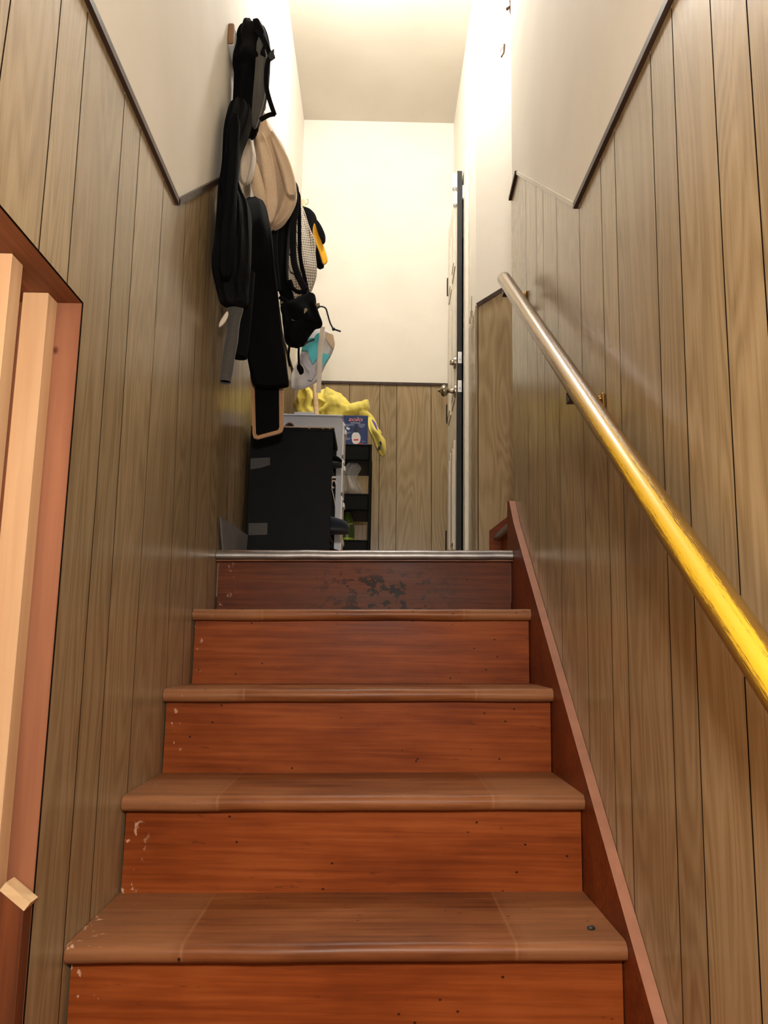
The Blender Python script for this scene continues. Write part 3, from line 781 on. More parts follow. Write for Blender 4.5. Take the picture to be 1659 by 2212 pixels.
# 2. long black parka below it, with grey sleeve of a second garment
t = empty('parka', onY(510, 230, 2.2), 'long black parka at the near end of the rack, flat against the left wall', 'coat')
bm = new(); cloth(bm, [(222, 500, 538, 2.23, .025), (250, 492, 543, 2.22, .04), (290, 487, 534, 2.22, .05), (330, 484, 520, 2.22, .05), (380, 480, 514, 2.2, .05), (420, 475, 524, 2.18, .055), (455, 471, 540, 2.18, .055), (520, 463, 542, 2.16, .055), (580, 459, 540, 2.16, .05), (620, 466, 536, 2.2, .05), (648, 473, 536, 2.22, .04), (660, 478, 532, 2.22, .02)], 9, 0.06, 3)
link('shell', bm, 'charfab', t, 60)
bm = new(); cloth(bm, [(250, 498, 520, 2.14, .012), (330, 494, 515, 2.13, .014), (430, 486, 512, 2.1, .014), (530, 476, 508, 2.08, .014), (600, 474, 500, 2.1, .012)], 5, 0.05, 11, lump=.003)
link('front_flap', bm, 'blackfab', t, 60)
bm = new(); tube(bm, [onY(530, 590, 2.335), onY(527, 640, 2.33), (onY(522, 710, 2.33)), onY(515, 772, 2.33)], [.030, .026], 16, steps=16)
link('sleeve', bm, 'blackfab', t, 60)
t = empty('sweater', onY(500, 650, 2.26), 'dark grey sweater whose sleeve hangs lowest against the left wall', 'sweater')
bm = new(); R_ = tube(bm, [onY(509, 664, 2.25), onY(506, 690, 2.248), onY(500, 735, 2.245), onY(492, 780, 2.245), onY(487, 826, 2.245)], [.022, .0165], 18, steps=20, cap=False)
for v in bm.verts:
    nv = noise.noise_vector(v.co * 18); v.co += nv * .004
    if v.co.x < WALLX: v.co.x = WALLX
link('sleeve', bm, 'greyfab', t, 60)
bm = new(); lathe(bm, onY(487.5, 822, 2.245), [(.0135, 0), (.0135, -.001)], 16); link('cuff_opening', bm, 'blackfab', t)
bm = new(); cloth(bm, [(674, 489, 494, 2.185, .004), (684, 482, 493, 2.185, .005), (696, 475, 487, 2.185, .005), (706, 472, 477, 2.185, .004)], 3, 0.02, 5, seg=20, lump=.001)
tag(link('lining_patch', bm, 'cream', t, 60), 'pale cream patch')

# 3. white cap / scarf peeping out
bm = new(); cloth(bm, [(296, 535, 546, 2.47, .012), (318, 528, 549, 2.47, .02), (338, 522, 552, 2.47, .025), (352, 516, 551, 2.47, .028), (370, 514, 549, 2.47, .028), (384, 517, 545, 2.47, .024), (396, 523, 540, 2.47, .012)], 5, 0.09, 7, seg=40, lump=.006)
o = link('scarf', bm, 'cream', None, 60); origin_to(o, onY(530, 300, 2.47)); tag(o, 'crumpled pale scarf tucked between the black coats and the beige coat', 'scarf')

# 4. black coat with tan-bound tail
t = empty('coat', onY(550, 440, 2.47), 'long black coat with a tan-bound tail hanging in front of the black cabinet', 'coat')
bm = new(); cloth(bm, [(432, 532, 566, 2.6, .02), (455, 518, 578, 2.6, .03), (500, 508, 586, 2.6, .035), (560, 506, 592, 2.6, .035), (640, 514, 601, 2.6, .035), (720, 525, 611, 2.6, .035), (790, 538, 620, 2.6, .03), (826, 546, 625, 2.6, .025), (836, 552, 622, 2.6, .02)], 6, 0.03, 9, p=.55, lump=.003)
link('shell', bm, 'blackfab', t, 50)
def rounded(poly): return poly
bm = new(); slabY(bm, [(536, 715), (547, 715), (560, 842), (600, 838), (612, 836), (611.5, 925), (609, 932), (602, 936), (556, 948), (548, 946), (545.5, 938), (540, 800)], 2.66, .012)
link('tan_binding', bm, 'tan', t)
bm = new(); slabY(bm, [(549, 800), (602, 800), (603, 922), (600, 928), (556, 940), (553, 936)], 2.655, .018)
for e in []: pass
link('tail', bm, 'blackfab', t)
bm = new(); slabY(bm, [(537, 725), (541, 740), (551, 838), (548, 836), (539, 780)], 2.652, .006); link('lining_edge', bm, 'tan', t)

# 5. beige coat
t = empty('coat', onY(575, 260, 2.68), 'beige hooded coat hanging between the black coats, two soft folds at its hood', 'coat')
bm = new(); cloth(bm, [(246, 566, 574, 2.74, .012), (268, 560, 580, 2.74, .03), (290, 553, 592, 2.74, .04), (320, 549, 612, 2.74, .045), (350, 547, 624, 2.74, .05), (390, 545, 638, 2.74, .05), (430, 549, 641, 2.74, .05), (465, 562, 625, 2.74, .045), (490, 572, 600, 2.74, .03)], 6, 0.05, 12)
link('shell', bm, 'beige', t, 60)
bm = new(); cloth(bm, [(286, 553, 563, 2.66, .012), (300, 553, 574, 2.66, .018), (340, 560, 590, 2.66, .02), (390, 566, 598, 2.66, .02), (440, 570, 600, 2.66, .018), (482, 573, 590, 2.66, .012)], 4, 0.04, 13, lump=.003)
link('hood', bm, 'beige', t, 60)
bm = new(); cloth(bm, [(287, 580, 592, 2.66, .012), (310, 588, 606, 2.66, .016), (350, 600, 626, 2.66, .018), (390, 612, 638, 2.66, .018), (425, 618, 641, 2.66, .015)], 4, 0.04, 14, lump=.003)
link('hood', bm, 'beige', t, 60)
bm = new(); cloth(bm, [(352, 545, 556, 2.64, .012), (385, 542, 566, 2.64, .016), (420, 547, 573, 2.64, .016), (446, 560, 576, 2.64, .012)], 3, 0.03, 15, lump=.003)
link('collar', bm, 'beige', t, 60)

# 6. black backpack
t = empty('backpack', onY(625, 400, 2.95), 'black backpack with two looped padded straps hanging beside the checked tote', 'backpack')
bm = new(); cloth(bm, [(394, 616, 634, 2.95, .03), (408, 606, 645, 2.95, .05), (440, 600, 642, 2.95, .06), (490, 593, 630, 2.95, .06), (560, 591, 624, 2.95, .06), (610, 597, 626, 2.95, .055), (640, 606, 636, 2.95, .04), (652, 616, 634, 2.95, .02)], 5, 0.04, 21)
link('body', bm, 'blackfab', t, 60)
bm = new(); strapY(bm, [(618, 410), (609, 435), (600, 465), (592, 520), (594, 580), (600, 628)], 2.868, 17, .014)
link('strap', bm, 'charfab', t, 60)
bm = new(); strapY(bm, [(636, 412), (640, 440), (634, 487), (634, 557), (644, 595), (659, 626)], 2.87, 15, .014)
link('strap', bm, 'charfab', t, 60)
bm = new(); tube(bm, [onY(x_, y_, 2.87) for x_, y_ in ((626, 606), (632, 622), (645, 631), (661, 628))], .008, 10, steps=16); tube(bm, [onY(x_, y_, 2.88) for x_, y_ in ((604, 642), (625, 653), (645, 648), (661, 634))], .008, 10, steps=16)
link('strap', bm, 'blackfab', t, 60)
bm = new(); slabY(bm, [(623, 411), (630, 407), (636, 410), (633, 414), (626, 416)], 2.855, .006); link('tag', bm, 'cream', t)
bm = new(); slabY(bm, [(618, 421), (625, 418), (627, 424), (621, 428)], 2.855, .006); tag(link('tag', bm, 'cream', t), 'small pale tag')

# 7. checked tote bag
t = empty('tote_bag', onY(655, 450, 3.2), 'cream tote bag with a thin dark check pattern behind the black backpack', 'bag')
bm = new(); cloth(bm, [(444, 645, 652, 3.22, .015), (468, 640, 662, 3.22, .03), (500, 634, 673, 3.22, .04), (523, 628, 682, 3.22, .045), (548, 622, 681, 3.22, .045), (590, 620, 685, 3.22, .045), (630, 612, 672, 3.22, .04), (652, 604, 658, 3.22, .03), (662, 604, 645, 3.22, .02)], 4, 0.05, 31)
link('body', bm, 'check', t, 60)

# 8. black and yellow bag
t = empty('shoulder_bag', onY(665, 450, 3.75), 'black shoulder bag with a golden yellow stripe at the far end of the rack', 'bag')
bm = new(); cloth(bm, [(450, 649, 660, 3.76, .02), (462, 647, 680, 3.76, .04), (488, 648, 687, 3.76, .045), (520, 652, 692, 3.76, .045), (548, 664, 697, 3.76, .04), (572, 680, 700, 3.76, .03), (578, 688, 698, 3.76, .015)], 4, 0.04, 41)
link('body', bm, 'blackfab', t, 60)
bm = new(); cloth(bm, [(484, 677, 682, 3.69, .008), (502, 676, 688, 3.69, .012), (522, 681, 695, 3.69, .012), (545, 690, 704, 3.69, .012), (562, 695, 708, 3.69, .01), (571, 698, 704, 3.69, .006)], 3, 0.03, 42, seg=24, lump=.002)
tag(link('stripe', bm, 'goldfab', t, 60), 'golden yellow stripe')
bm = new(); cloth(bm, [(474, 676, 684, 3.665, .008), (488, 682, 694, 3.665, .012), (506, 688, 702, 3.665, .012), (520, 694, 703, 3.665, .01), (527, 696, 700, 3.665, .006)], 3, 0.03, 43, seg=24, lump=.002)
link('strap', bm, 'blackfab', t, 60)

# 9. black pouch with draw cords
t = empty('waist_pouch', onY(650, 640, 2.84), 'black waist pouch with dangling straps and a knotted cord, above the turquoise tote', 'bag')
bm = new(); cloth(bm, [(634, 662, 680, 2.83, .012), (646, 640, 683, 2.83, .02), (661, 608, 685, 2.83, .028), (682, 609, 691, 2.84, .042), (700, 610, 696, 2.84, .042), (705, 611, 682, 2.84, .045), (724, 613, 666, 2.84, .045), (738, 616, 662, 2.84, .035), (748, 626, 652, 2.84, .02)], 6, 0.04, 51, p=.6, lump=.003)
link('body', bm, 'blackfab', t, 60)
bm = new(); tube(bm, [onY(x_, y_, 2.80) for x_, y_ in ((684, 668), (690, 663), (697, 662.5), (704, 667), (708, 680), (713, 697), (719, 709))], .0029, 8, steps=30); ball(bm, onY(720.5, 711, 2.80), .0062); tube(bm, [onY(721, 711, 2.80), onY(736, 716, 2.80)], .0033, 8)
link('cord', bm, 'rubber', t, 60)
bm = new(); strapY(bm, [(646, 742), (645, 765), (646, 788)], 2.785, 5, .004); cloth(bm, [(786, 643, 648, 2.785, .005), (795, 641, 655, 2.785, .007), (804, 645, 656, 2.785, .007), (809, 647, 652, 2.785, .004)], 3, 0, 52, seg=20, lump=0); link('strap', bm, 'blackfab', t, 50)
bm = new(); strapY(bm, [(626, 742), (623, 770), (626, 791)], 2.785, 5.5, .005); link('strap', bm, 'blackfab', t, 50)
bm = new(); tube(bm, [onY(x_, y_, 2.785) for x_, y_ in ((657, 746), (662, 741), (671, 736), (679, 733))], [.002, .0048], 8, steps=10); link('zip_pull', bm, 'rubber', t, 50)
bm = new(); slabY(bm, [(657, 668), (661, 665), (665, 669), (657, 678)], 2.782, .006); link('clip', bm, 'nickel', t)
bm = new(); tube(bm, [onY(x_, y_, 2.782) for x_, y_ in ((631, 689), (632, 692), (636, 692))], .0012, 6, steps=6); link('ring', bm, 'nickel', t)
bm = new(); slabY(bm, [(681, 656), (690, 654), (691, 659), (685, 664)], 2.796, .006); link('clip', bm, 'nickel', t)

bm = new(); tube(bm, [onY(668, 640, 2.86), onY(664, 628, 2.89), onY(657, 596, 2.90), onY(648, 547, 2.90), onY(646, 450, 2.90), onY(640, 410, 2.90), Vector((-0.425, 2.95, 1.878))], 0, flat=(.015, .008), steps=40); link('strap', bm, 'blackfab', t, 50)

# 10. white and turquoise tote
t = empty('tote_bag', onY(690, 705, 3.35), 'white canvas tote with a turquoise print hanging lowest on the rack above the yellow cloth', 'bag')
bm = new(); cloth(bm, [(701, 676, 690, 3.35, .012), (722, 664, 716, 3.35, .03), (742, 657, 723, 3.35, .035), (764, 650, 716, 3.35, .035), (788, 641, 703, 3.35, .035), (806, 632, 695, 3.35, .03), (822, 628, 686, 3.35, .03), (834, 629, 666, 3.35, .02), (840, 630, 646, 3.35, .012)], 5, 0.025, 61, p=.5, lump=.003)
link('body', bm, 'whitefab', t, 60)
bm = new(); YT = 3.296
slabY(bm, [(682.5, 722.5), (690, 718), (687, 740), (685.7, 755), (684.6, 774.5), (675, 786.5), (669.4, 774.5), (665, 757), (651, 757), (652, 750), (663, 744), (664, 738), (663, 731), (678, 730)], YT, .012)
slabY(bm, [(697, 763), (713, 766), (697, 792)], YT, .012)
link('turquoise_print', bm, 'turq', t)
bm = new(); slabY(bm, [(649, 766), (660, 762), (669, 775), (674, 790), (684, 778), (683, 806), (673, 822), (665, 820), (668, 805), (660, 795), (652, 780)], YT - .0015, .012); link('line_drawing', bm, 'sketch', t)
bm = new(); slabY(bm, [(702, 716), (712, 720), (720, 723), (723, 741), (720, 754), (712, 745), (702, 728)], YT, .012); tag(link('lining', bm, 'beige', t), 'beige lining turned out at the mouth')
bm = new(); strapY(bm, [(697, 706), (694, 740), (691, 775), (690, 810), (688, 848)], 3.283, 10.5, .004); link('handle', bm, 'cream', t, 50)
bm = new(); tube(bm, [onY(676, 703, 3.34), Vector((-0.43, 3.27, 1.70)), Vector((-0.425, 3.25, 1.875))], .005, 8, steps=12); link('handle', bm, 'cream', t, 50)
for nm, p_, hook in (('tote_bag', onY(648, 446, 3.22), (-0.425, 3.25, 1.88)),): pass

# ------------------------------------------------------------------ broom handle leaning in the corner
pb1, pb2 = onY(684, 897, 3.82), onY(655, 434, 4.34)
db = (pb2 - pb1); pb0 = pb1 + db * ((ZF + 0.10 - pb1.z) / db.z)
t = empty('broom', (pb0.x, pb0.y, ZF), 'broom with a pale wooden handle leaning behind the coats and the yellow cloth', 'broom')
bm = new(); tube(bm, [pb0, pb2], .0125, 14); ball(bm, pb2, .0125); link('handle', bm, 'rawcut', t, 50)
bm = new(); tube(bm, [pb2 + Vector((0.012, -.012, -.03)), pb2 + Vector((0.028, -.014, -.022)), pb2 + Vector((0.03, -.014, -.004)), pb2 + Vector((0.022, -.014, 0.004))], .0022, 8, steps=12); link('hanging_loop', bm, 'nickel', t, 50)
bm = new(); box(bm, pb0.x - .10, pb0.x + .10, pb0.y - .02, pb0.y + .02, ZF + .07, ZF + .11, .008); link('head', bm, 'stained', t)
bm = new(); box(bm, pb0.x - .10, pb0.x + .10, pb0.y - .025, pb0.y + .025, ZF + .001, ZF + .07, .006); link('bristles', bm, 'tan', t)

# ------------------------------------------------------------------ black shoe cabinet
CX0, CX1, CY0, CY1, CZ1 = -0.466, -0.166, 2.90, 3.20, 0.789
cab = empty('shoe_cabinet', ((CX0 + CX1) / 2, 3.05, ZF), 'black laminate shoe cabinet with its plain side towards the stairs', 'cabinet')
bm = new(); box(bm, CX0, CX1, CY0, CY0 + .016, ZF + .001, CZ1 - .016, .001); link('side_panel', bm, 'black_paint', cab)
bm = new(); box(bm, CX0, CX1, CY1 - .016, CY1, ZF + .001, CZ1 - .016, .001); link('side_panel', bm, 'black_paint', cab)
bm = new(); box(bm, CX0, CX0 + .005, CY0 + .016, CY1 - .016, ZF + .001, CZ1 - .016); link('back_panel', bm, 'black_paint', cab)
bm = new(); box(bm, CX0, CX1 + .004, CY0, CY1, CZ1 - .016, CZ1, .001); link('top_panel', bm, 'black_paint', cab)
bm = new(); box(bm, CX0 + .05, CX1 + .002, CY0 - .0006, CY0 + .02, CZ1 - .0045, CZ1 + .0006, .001)
for q in (0.10, 0.21, 0.26, 0.285): box(bm, CX0 + q, CX0 + q + .006, CY0 - .0006, CY0 + .01, CZ1 - .007, CZ1 - .004)
tag(link('worn_edge', bm, 'chip', cab), 'pale chipped front edge of the top')
for zz in (ZF + .02, 0.405, 0.662):
    bm = new(); box(bm, CX0 + .005, CX1 - .005, CY0 + .016, CY1 - .016, zz - .014, zz, .001); link('shelf', bm, 'black_paint', cab)
for poly in ([(541, 990), (583, 988), (584, 1004), (566, 1010), (541, 1014)], [(537, 1130), (578, 1129.5), (577, 1155), (537, 1156)]):
    bm = new(); slabY(bm, poly, CY0 - .0008, .0006); tag(link('tape', bm, 'tape', cab), 'strip of clear tape')
# shoes
def shoe(name, toe, length, zb, yc, label, upper, sole, w=.10, h=.075, slope=0.0, group=None):
    """toe: world x of the toe; shoe points along +X"""
    o = empty(name, (toe - length / 2, yc, zb), label, 'shoe', group)
    def pz(x, z): return zb + z + slope * (x - toe)
    for part, hh, m, z0 in (('sole', .022, sole, 0), ('upper', None, upper, .02)):
        bm = new(); secs = []; n = 18
        for i in range(n + 1):
            u = i / n; x = toe - length + length * u
            wd = w / 2 * (0.72 + 0.35 * math.sin(min(u * 1.15, 1) * PI * 0.85)) * math.sqrt(max(0.02, 1 - max(0, (u - .78) / .225) ** 2)) * math.sqrt(max(.05, 1 - max(0, (.12 - u) / .125) ** 2))
            if hh: zt = hh; wd *= 1.05
            else: zt = z0 + (h * (1.0 - 0.62 * max(0, (u - .28)) / .72) if u > .1 else h * .95) * (0.35 + .65 * math.sqrt(max(0.0, 1 - max(0, (u - .85) / .155) ** 2)))
            s = []
            for k in range(16):
                a = 2 * PI * k / 16; ca, sa = math.cos(a), math.sin(a)
                ca = math.copysign(abs(ca) ** .8, ca); sa = math.copysign(abs(sa) ** .7, sa)
                mid = (z0 + zt) / 2; s.append(Vector((x, yc + wd * ca, pz(x, mid + (zt - z0) / 2 * sa))))
            secs.append(s)
        rings(bm, secs, True); link(part, bm, m, o, 60)
    bm = new()
    for q in (.45, .53, .61): 
        x = toe - length * (1 - q); z = .02 + h * (1 - .62 * (q - .28) / .72) - .004
        tube(bm, [Vector((x, yc - .022, pz(x, z - .006))), Vector((x + .004, yc, pz(x, z + .004))), Vector((x, yc + .022, pz(x, z - .006)))], .0025, 6, steps=8)
    link('laces', bm, 'greyfab', o, 60)
    return o
shoe('sneaker', onY(755, 1130, 3.0).x, .26, 0.406, 2.985, 'dark navy sneaker with grey laces sticking out of the lower cabinet shelf', 'navyfab', 'rubber', .10, .072)
shoe('sneaker', onY(741, 980, 3.05).x - .002, 0.22, 0.664, 3.02, 'black shoe sticking out of the cabinet just under its top', 'blackfab', 'rubber', .09, .052, slope=-0.02)
shoe('sandal', onY(746, 1175, 3.0).x, .23, ZF + .021, 2.99, 'black strapped shoe at the foot of the cabinet by the metal edge', 'blackfab', 'rubber', .09, .055)
bm = new()
c = onY(721, 1046, 2.97); tube(bm, [c + Vector((.012 * math.cos(a) * .7, 0, .014 * math.sin(a))) for a in [2 * PI * k / 14 for k in range(12)]], .0028, 8)
tube(bm, [c + Vector((-.01, 0, .02)), c + Vector((-.005, 0, .026)), c + Vector((.008, 0, .026))], .004, 8, steps=6); tube(bm, [c + Vector((-.008, 0, -.012)), c + Vector((.004, 0, -.06)), c + Vector((.012, 0, -.11))], .0014, 6, steps=8)
tube(bm, [c + Vector((-.01, 0, .02)), c + Vector((-.03, .01, .0)), c + Vector((-.05, .01, -.0165))], .003, 6, steps=8)
tube(bm, [c + Vector((-.008, 0, -.012)), c + Vector((-.01, 0, .02))], .0028, 6)
o = link('shoelace', bm, 'cream', None, 60); origin_to(o, c); tag(o, 'loop of white shoelace dangling from the middle of the cabinet', 'shoelace')
# brown leather sandal on the cabinet top
bm = new(); YS = 3.06; zt = CZ1 + .001
c = onY(624, 915, YS)
for yo in (0, .07):
    P = [Vector((c.x - .022 + .0 , YS + yo, zt + .002)), Vector((c.x - .024, YS + yo, zt + .03)), Vector((c.x - .008, YS + yo, zt + .058)), Vector((c.x + .014, YS + yo, zt + .06)), Vector((c.x + .022, YS + yo, zt + .035)), Vector((c.x + .012, YS + yo, zt + .01)), Vector((c.x + .016, YS + yo, zt + .002))]
    pass
secs = []
Q = catmull([Vector((c.x - .024, YS, zt + .004)), Vector((c.x - .020, YS, zt + .035)), Vector((c.x - .002, YS, zt + .056)), Vector((c.x + .016, YS, zt + .05)), Vector((c.x + .02, YS, zt + .03)), Vector((c.x + .006, YS, zt + .012)), Vector((c.x + .012, YS, zt + .003))], 26)
for i, p in enumerate(Q):
    tt = (Q[min(i + 1, 26)] - Q[max(i - 1, 0)]).normalized(); nn = Vector((-tt.z, 0, tt.x)) * .0022
    secs.append([p + nn, p - nn, p - nn + Vector((0, .08, 0)), p + nn + Vector((0, .08, 0))])
rings(bm, secs, True)
o = link('leather_strap', bm, 'leather', None, 50); origin_to(o, (c.x, YS, zt)); tag(o, 'curled brown leather strap lying on top of the black cabinet', 'strap')
# grey sheet leaning in the corner before the cabinet
bm = new()
A, B_ = onX(474, 1117, XL + .006), onY(532, 1156, 2.86)
A.x = XL + .006
prism(bm, [A, B_, Vector((B_.x - .004, B_.y, ZF + .001)), Vector((XL + .006, 2.52, ZF + .001))], Vector((.006, -.001, 0)))
o = link('grey_board', bm, 'greysheet'); origin_to(o, (XL + .01, 2.7, ZF)); tag(o, 'grey sheet with a sloping top leaning on the wall left of the black cabinet', 'board')

# ------------------------------------------------------------------ frosted drawer tower behind the cabinet
TX0, TX1, TY0, TY1, TZ1 = -0.42, onY(741, 1000, 3.24).x, 3.235, 3.44, 0.925
tw = empty('drawer_tower', ((TX0 + TX1) / 2, 3.38, ZF), 'frosted white plastic drawer tower between the black cabinet and the black cart', 'drawer unit')
bm = new(); box(bm, TX0, TX1 - .006, TY0, TY1, ZF + .001, TZ1, .006, seg=2); link('body', bm, 'frost', tw)
bm = new(); box(bm, TX0 - .003, TX1 - .004, TY0 - .004, TY1 + .003, TZ1, TZ1 + .008, .003); link('top_panel', bm, 'frost', tw)
for k in range(4):
    z0 = ZF + .02 + k * .155
    bm = new(); box(bm, TX1 - .0055, TX1, TY0 + .008, TY1 - .008, z0, z0 + .145, .004, seg=2); dr = link('drawer', bm, 'white_plastic', tw)
    bm = new(); box(bm, TX1, TX1 + .008, TY0 + .07, TY1 - .07, z0 + .105, z0 + .125, .003); link('handle', bm, 'white_plastic', dr)
    bm = new(); box(bm, TX1, TX1 + .005, TY0 + .012, TY0 + .03, z0 + .125, z0 + .135, .001); link('clip', bm, 'white_plastic', dr)
bm = new(); p = onY(636, 896, 3.26); q = onY(679, 896, 3.26); box(bm, p.x, q.x, 3.25, 3.43, TZ1 + .0085, TZ1 + .022, .002)
o = link('flat_case', bm, 'frost'); origin_to(o, ((p.x + q.x) / 2, 3.35, TZ1 + .009)); tag(o, 'flat pale grey case lying on top of the drawer tower', 'case')

# ------------------------------------------------------------------ black utility cart
KX0, KX1, KY0, KY1 = -0.44, onY(803, 1000, 3.92).x, 3.92, 4.30
cart = empty('utility_cart', ((KX0 + KX1) / 2, 4.1, ZF), 'black three-tier metal utility cart against the end wall', 'cart')
def tray(z0, z1):
    bm = new(); t_ = .003
    a0, a1, b0, b1 = KX0 + .012, KX1 - .013, KY0 + .004, KY1 - .004
    box(bm, a0, a1, b0, b1, z0, z0 + t_); box(bm, a0, a1, b0, b0 + t_, z0, z1); box(bm, a0, a1, b1 - t_, b1, z0, z1); box(bm, a0, a0 + t_, b0, b1, z0, z1); box(bm, a1 - t_, a1, b0, b1, z0, z1)
    tube(bm, [(a0, b0, z1), (a1, b0, z1), (a1, b1, z1), (a0, b1, z1), (a0, b0, z1)], .004, 8)
    link('tray', bm, 'cart', cart, 40)
zt_ = onY(768, 961, 3.924).z
T1z = (onY(768, 994, 3.924).z, zt_); T2z = (onY(768, 1102, 3.924).z, onY(768, 1068, 3.924).z); T3z = (onY(768, 1186, 3.924).z - .02, onY(768, 1168, 3.924).z)
for a in (T1z, T2z, T3z): tray(*a)
for xx in (KX0 + .007, KX1 - .007):
    for yy in (KY0 + .007, KY1 - .007):
        bm = new(); box(bm, xx - .007, xx + .007, yy - .007, yy + .007, ZF + .045, zt_ + .004, .003); link('post', bm, 'cart', cart)
        bm = new(); lathe(bm, (xx - .01, yy, ZF + .0225), [(.0215, 0), (.0215, .02)], 18, 'x'); link('caster', bm, 'rubber', cart, 40)

# the sprayer box on the cart
YBx = 3.945
bx0, bx1 = onY(740.5, 930, YBx).x, onY(794.5, 930, YBx).x; bz1 = onY(768, 897.5, YBx).z; bz0 = T1z[0] + .004
bo = empty('sprayer_box', ((bx0 + bx1) / 2, YBx + .04, bz0), 'dark blue cardboard box with a red solo logo standing on the cart', 'box')
bm = new(); box(bm, bx0, bx1, YBx, YBx + .055, bz0, bz1, .0008); link('carton', bm, 'boxblue', bo)
def text(s, px, py, hpx, Y, m, parent, name='lettering', shear=0.0, ext=.0004, offset=0.0, wpx=None):
    cu = bpy.data.curves.new('lettering', 'FONT'); cu.body = s; cu.align_x = 'CENTER'; cu.align_y = 'CENTER'; cu.extrude = ext; cu.shear = shear; cu.offset = offset; cu.size = 1.0
    ob = bpy.data.objects.new('lettering', cu); COL.objects.link(ob)
    bpy.context.view_layer.update()
    me = bpy.data.meshes.new_from_object(ob.evaluated_get(bpy.context.evaluated_depsgraph_get())); COL.objects.unlink(ob); bpy.data.objects.remove(ob)
    xs = [v.co.x for v in me.vertices]; ys = [v.co.y for v in me.vertices]
    sc_ = hpx / F * Y / (max(ys) - min(ys)); cx, cy = (max(xs) + min(xs)) / 2, (max(ys) + min(ys)) / 2
    sx_ = (wpx / F * Y / (max(xs) - min(xs))) if wpx else sc_
    p = onY(px, py, Y); bm = new(); bm.from_mesh(me); bpy.data.meshes.remove(me)
    for v in bm.verts: v.co = Vector((p.x + (v.co.x - cx) * sx_, Y - v.co.z * .5, p.z + (v.co.y - cy) * sc_))
    return link(name, bm, m, parent)
text('solo', 768.3, 905.6, 9.6, YBx - .0006, 'printwhite', bo, 'logo_outline', .22, wpx=30.5, offset=.022)
tag(text('solo', 768.3, 905.6, 8.4, YBx - .0012, 'red', bo, 'logo', .22, wpx=28.5, offset=.002), 'red lettering reading solo')
text('Handheld Sprayer', 768, 913.6, 2.8, YBx - .0006, 'printwhite', bo, 'lettering', wpx=22, offset=.02)
bm = new()
def bars(x0_, x1_, y0_, n_, last):
    for i in range(n_):
        slabY(bm, [(x0_, y0_ + i * 1.9), (x1_ - (last if i == n_ - 1 else 0), y0_ + i * 1.9), (x1_ - (last if i == n_ - 1 else 0), y0_ + 1.0 + i * 1.9), (x0_, y0_ + 1.0 + i * 1.9)], YBx - .0004, .0003)
bars(745, 765, 916.2, 3, 11); bars(774, 789, 916.2, 2, 0); bars(775, 787, 920.6, 2, 3); bars(745, 759, 933.4, 2, 4); bars(745, 757, 945.6, 3, 3); bars(781, 789, 953.2, 1, 0)
slabY(bm, [(741, 958.8), (794, 959.2), (794, 960), (741, 959.6)], YBx - .0004, .0003)
link('small_print', bm, 'printgrey', bo)
bm = new(); slabY(bm, [(759.5, 945), (760, 940), (762.5, 935.5), (765, 934.2), (772.5, 934.2), (775.5, 936), (778.5, 942), (779, 948), (777.5, 954), (775, 957.5), (771.5, 959), (767, 959), (763, 957.5), (760.5, 953)], YBx - .0005, .0004); slabY(bm, [(749, 922), (756, 925), (754, 929), (747.5, 926.5)], YBx - .0005, .0004); link('sprayer_picture', bm, 'printwhite', bo)
bm = new(); slabY(bm, [(764, 934), (764, 926), (767, 922), (766, 919), (772, 919), (772, 924), (774, 928), (773.5, 934)], YBx - .0005, .0004); slabY(bm, [(780, 926), (776, 922), (774, 924), (778, 929)], YBx - .0005, .0004); link('sprayer_head_picture', bm, 'printdark', bo)
bm = new(); slabY(bm, [(764, 948.6), (774, 948.2), (774, 951.6), (764, 952)], YBx - .0009, .0003); slabY(bm, [(773, 957), (784, 957.5), (784, 959), (773, 959)], YBx - .0009, .0003); link('red_print', bm, 'red', bo)

# yellow cloth heaped on the cart
bm = new(); YW = 4.21
cloth(bm, [(836, 654, 663, YW, .03), (848, 645, 672, YW, .06), (866, 639, 690, YW, .085), (890, 637, 735, YW, .10), (930, 640, 780, YW, .11), (955, 650, 785, YW, .10)], 5, 0.06, 71, lump=.012)
cloth(bm, [(841, 696, 714, YW, .03), (853, 688, 731, YW - .01, .06), (868, 684, 748, YW - .02, .085), (884, 682, 762, YW - .02, .10), (930, 690, 770, YW, .10)], 5, 0.06, 72, lump=.012)
tube(bm, [onY(x_, y_, 4.12) for x_, y_ in ((726, 890), (745, 888), (765, 882), (786, 876), (797, 874))], .030, 20, steps=16)
tube(bm, [onY(x_, y_, 4.11) for x_, y_ in ((664, 842), (668, 858), (665, 878), (672, 892))], .016, 12, steps=16)
tube(bm, [onY(x_, y_, 4.10) for x_, y_ in ((690, 892), (706, 878), (722, 872), (742, 878), (750, 892))], .015, 12, steps=18)
tube(bm, [onY(x_, y_, 4.13) for x_, y_ in ((778, 892), (800, 908), (808, 930), (820, 942))], [.03, .02], 14, steps=16)
for v in bm.verts:
    v.co += noise.noise_vector(v.co * 16) * .011 + noise.noise_vector(v.co * 42) * .006
    if v.co.y > YE - .03: v.co.y = YE - .03
cloth_o = link('yellow_cloth', bm, 'yellowfab', None, 60); origin_to(cloth_o, onY(710, 890, YW))
md = cloth_o.modifiers.new('remesh', 'REMESH'); md.mode = 'VOXEL'; md.voxel_size = .005; md.use_smooth_shade = True
md = cloth_o.modifiers.new('smooth', 'SMOOTH'); md.iterations = 3; md.factor = .5
tag(cloth_o, 'crumpled yellow cloth heaped on the cart with one end draped over its right side', 'cloth')
bm = new()
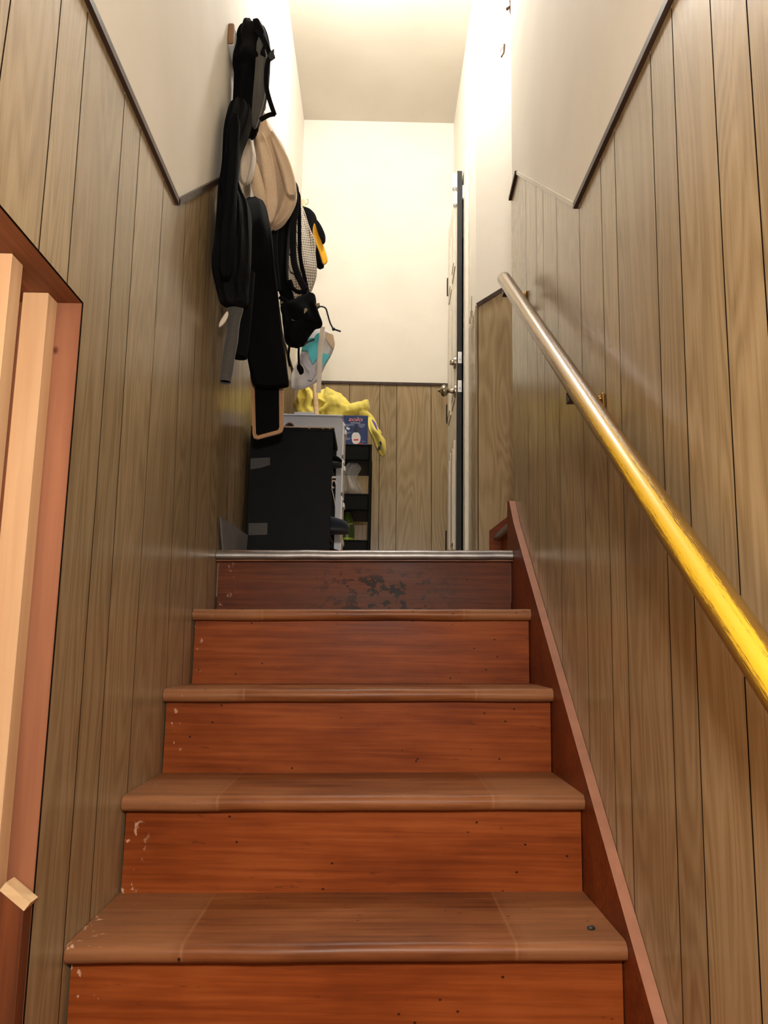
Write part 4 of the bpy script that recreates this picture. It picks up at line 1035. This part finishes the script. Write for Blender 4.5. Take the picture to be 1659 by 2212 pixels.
cloth(bm, [(900, 790, 800, 4.13, .015), (915, 793, 806, 4.1, .03), (935, 799, 818, 4.08, .04), (950, 806, 832, 4.08, .04), (968, 812, 834, 4.08, .035), (980, 818, 832, 4.08, .02), (985, 822, 828, 4.08, .01)], 4, 0.05, 74, seg=36, lump=.006)
link('draped_end', bm, 'yellowfab', cloth_o, 60)
bm = new(); cloth(bm, [(907, 801, 806, 4.085, .006), (915, 802, 812, 4.075, .008), (925, 806, 815, 4.065, .008), (930, 811, 816, 4.06, .005)], 3, 0, 75, seg=18, lump=.001); tag(link('purple_print', bm, 'purple', cloth_o, 60), 'purple printed patch')
bm = new(); slabY(bm, [(821, 952), (824, 955), (825, 962), (821, 960), (819, 957)], 4.030, .006); slabY(bm, [(818, 963), (823, 963), (822, 970), (817, 973), (815, 969)], 4.030, .006); tag(link('dark_print', bm, 'printdark', cloth_o), 'dark printed marks')

# clear plastic bag on the middle tier
bm = new(); YP = 4.0
cloth(bm, [(1000, 754, 766, YP, .012), (1004, 748, 775, YP, .02), (1012, 744, 779, YP, .03), (1028, 741, 772, YP, .03), (1045, 741, 776, YP, .035), (1060, 741, 784, YP, .04), (1067, 742, 789, YP, .03)], 7, 0.08, 81, seg=30, per=3, lump=.012)
zmin = min(v.co.z for v in bm.verts); dz = T2z[1] - .002 - zmin
for v in bm.verts:
    if v.co.z < T2z[1] + .01: v.co.z = max(T2z[0] + .0045, v.co.z - .05)
o = link('plastic_bag', bm, 'film'); origin_to(o, onY(762, 1066, YP)); tag(o, 'crumpled clear plastic bag on the middle tier of the cart', 'bag')
# green bottle on the bottom tier
YG = 4.0; gx0 = onY(750, 1140, YG).x; gr = .037
gz0 = T3z[0] + .004; gz1 = onY(750, 1103, YG).z
bt = empty('bottle', (gx0, YG, gz0), 'green plastic bottle with a lime label on the bottom tier of the cart', 'bottle')
hgt = gz1 - gz0
bm = new(); lathe(bm, (gx0, YG, gz0), [(gr * .9, 0), (gr, .006), (gr, hgt * .55), (gr * .97, hgt * .62), (gr * .8, hgt * .78), (gr * .45, hgt * .9), (gr * .4, hgt * .95)], 24); link('body', bm, 'dkgreen', bt, 50)
bm = new(); lathe(bm, (gx0, YG, gz0 + hgt * .94), [(gr * .46, 0), (gr * .46, hgt * .07), (gr * .3, hgt * .08)], 16); link('cap', bm, 'rubber', bt, 40)
bm = new(); lathe(bm, (gx0, YG, gz0 + .012), [(gr + .0005, 0), (gr + .0005, hgt * .30)], 24); link('label', bm, 'lime', bt, 50)
tag(text('AST', 757.5, 1131.5, 3.6, YG - gr * .92, 'limeprint', bt, 'lettering'), 'lime lettering')

# dark crumb of grit on the lowest tread in view
p = onZ(1277, 2009, -0.472 + tz(0.35)); bm = new(); ball(bm, p + Vector((0, 0, .0035)), .006, sx=1.2, sy=.9, sz=.6, seg=8)
for v in bm.verts: v.co += noise.noise_vector(v.co * 200) * .0012
o = link('pebble', bm, 'rubber', None, 30); origin_to(o, p); tag(o, 'small dark pebble lying on the right end of the lowest tread in view', 'pebble')
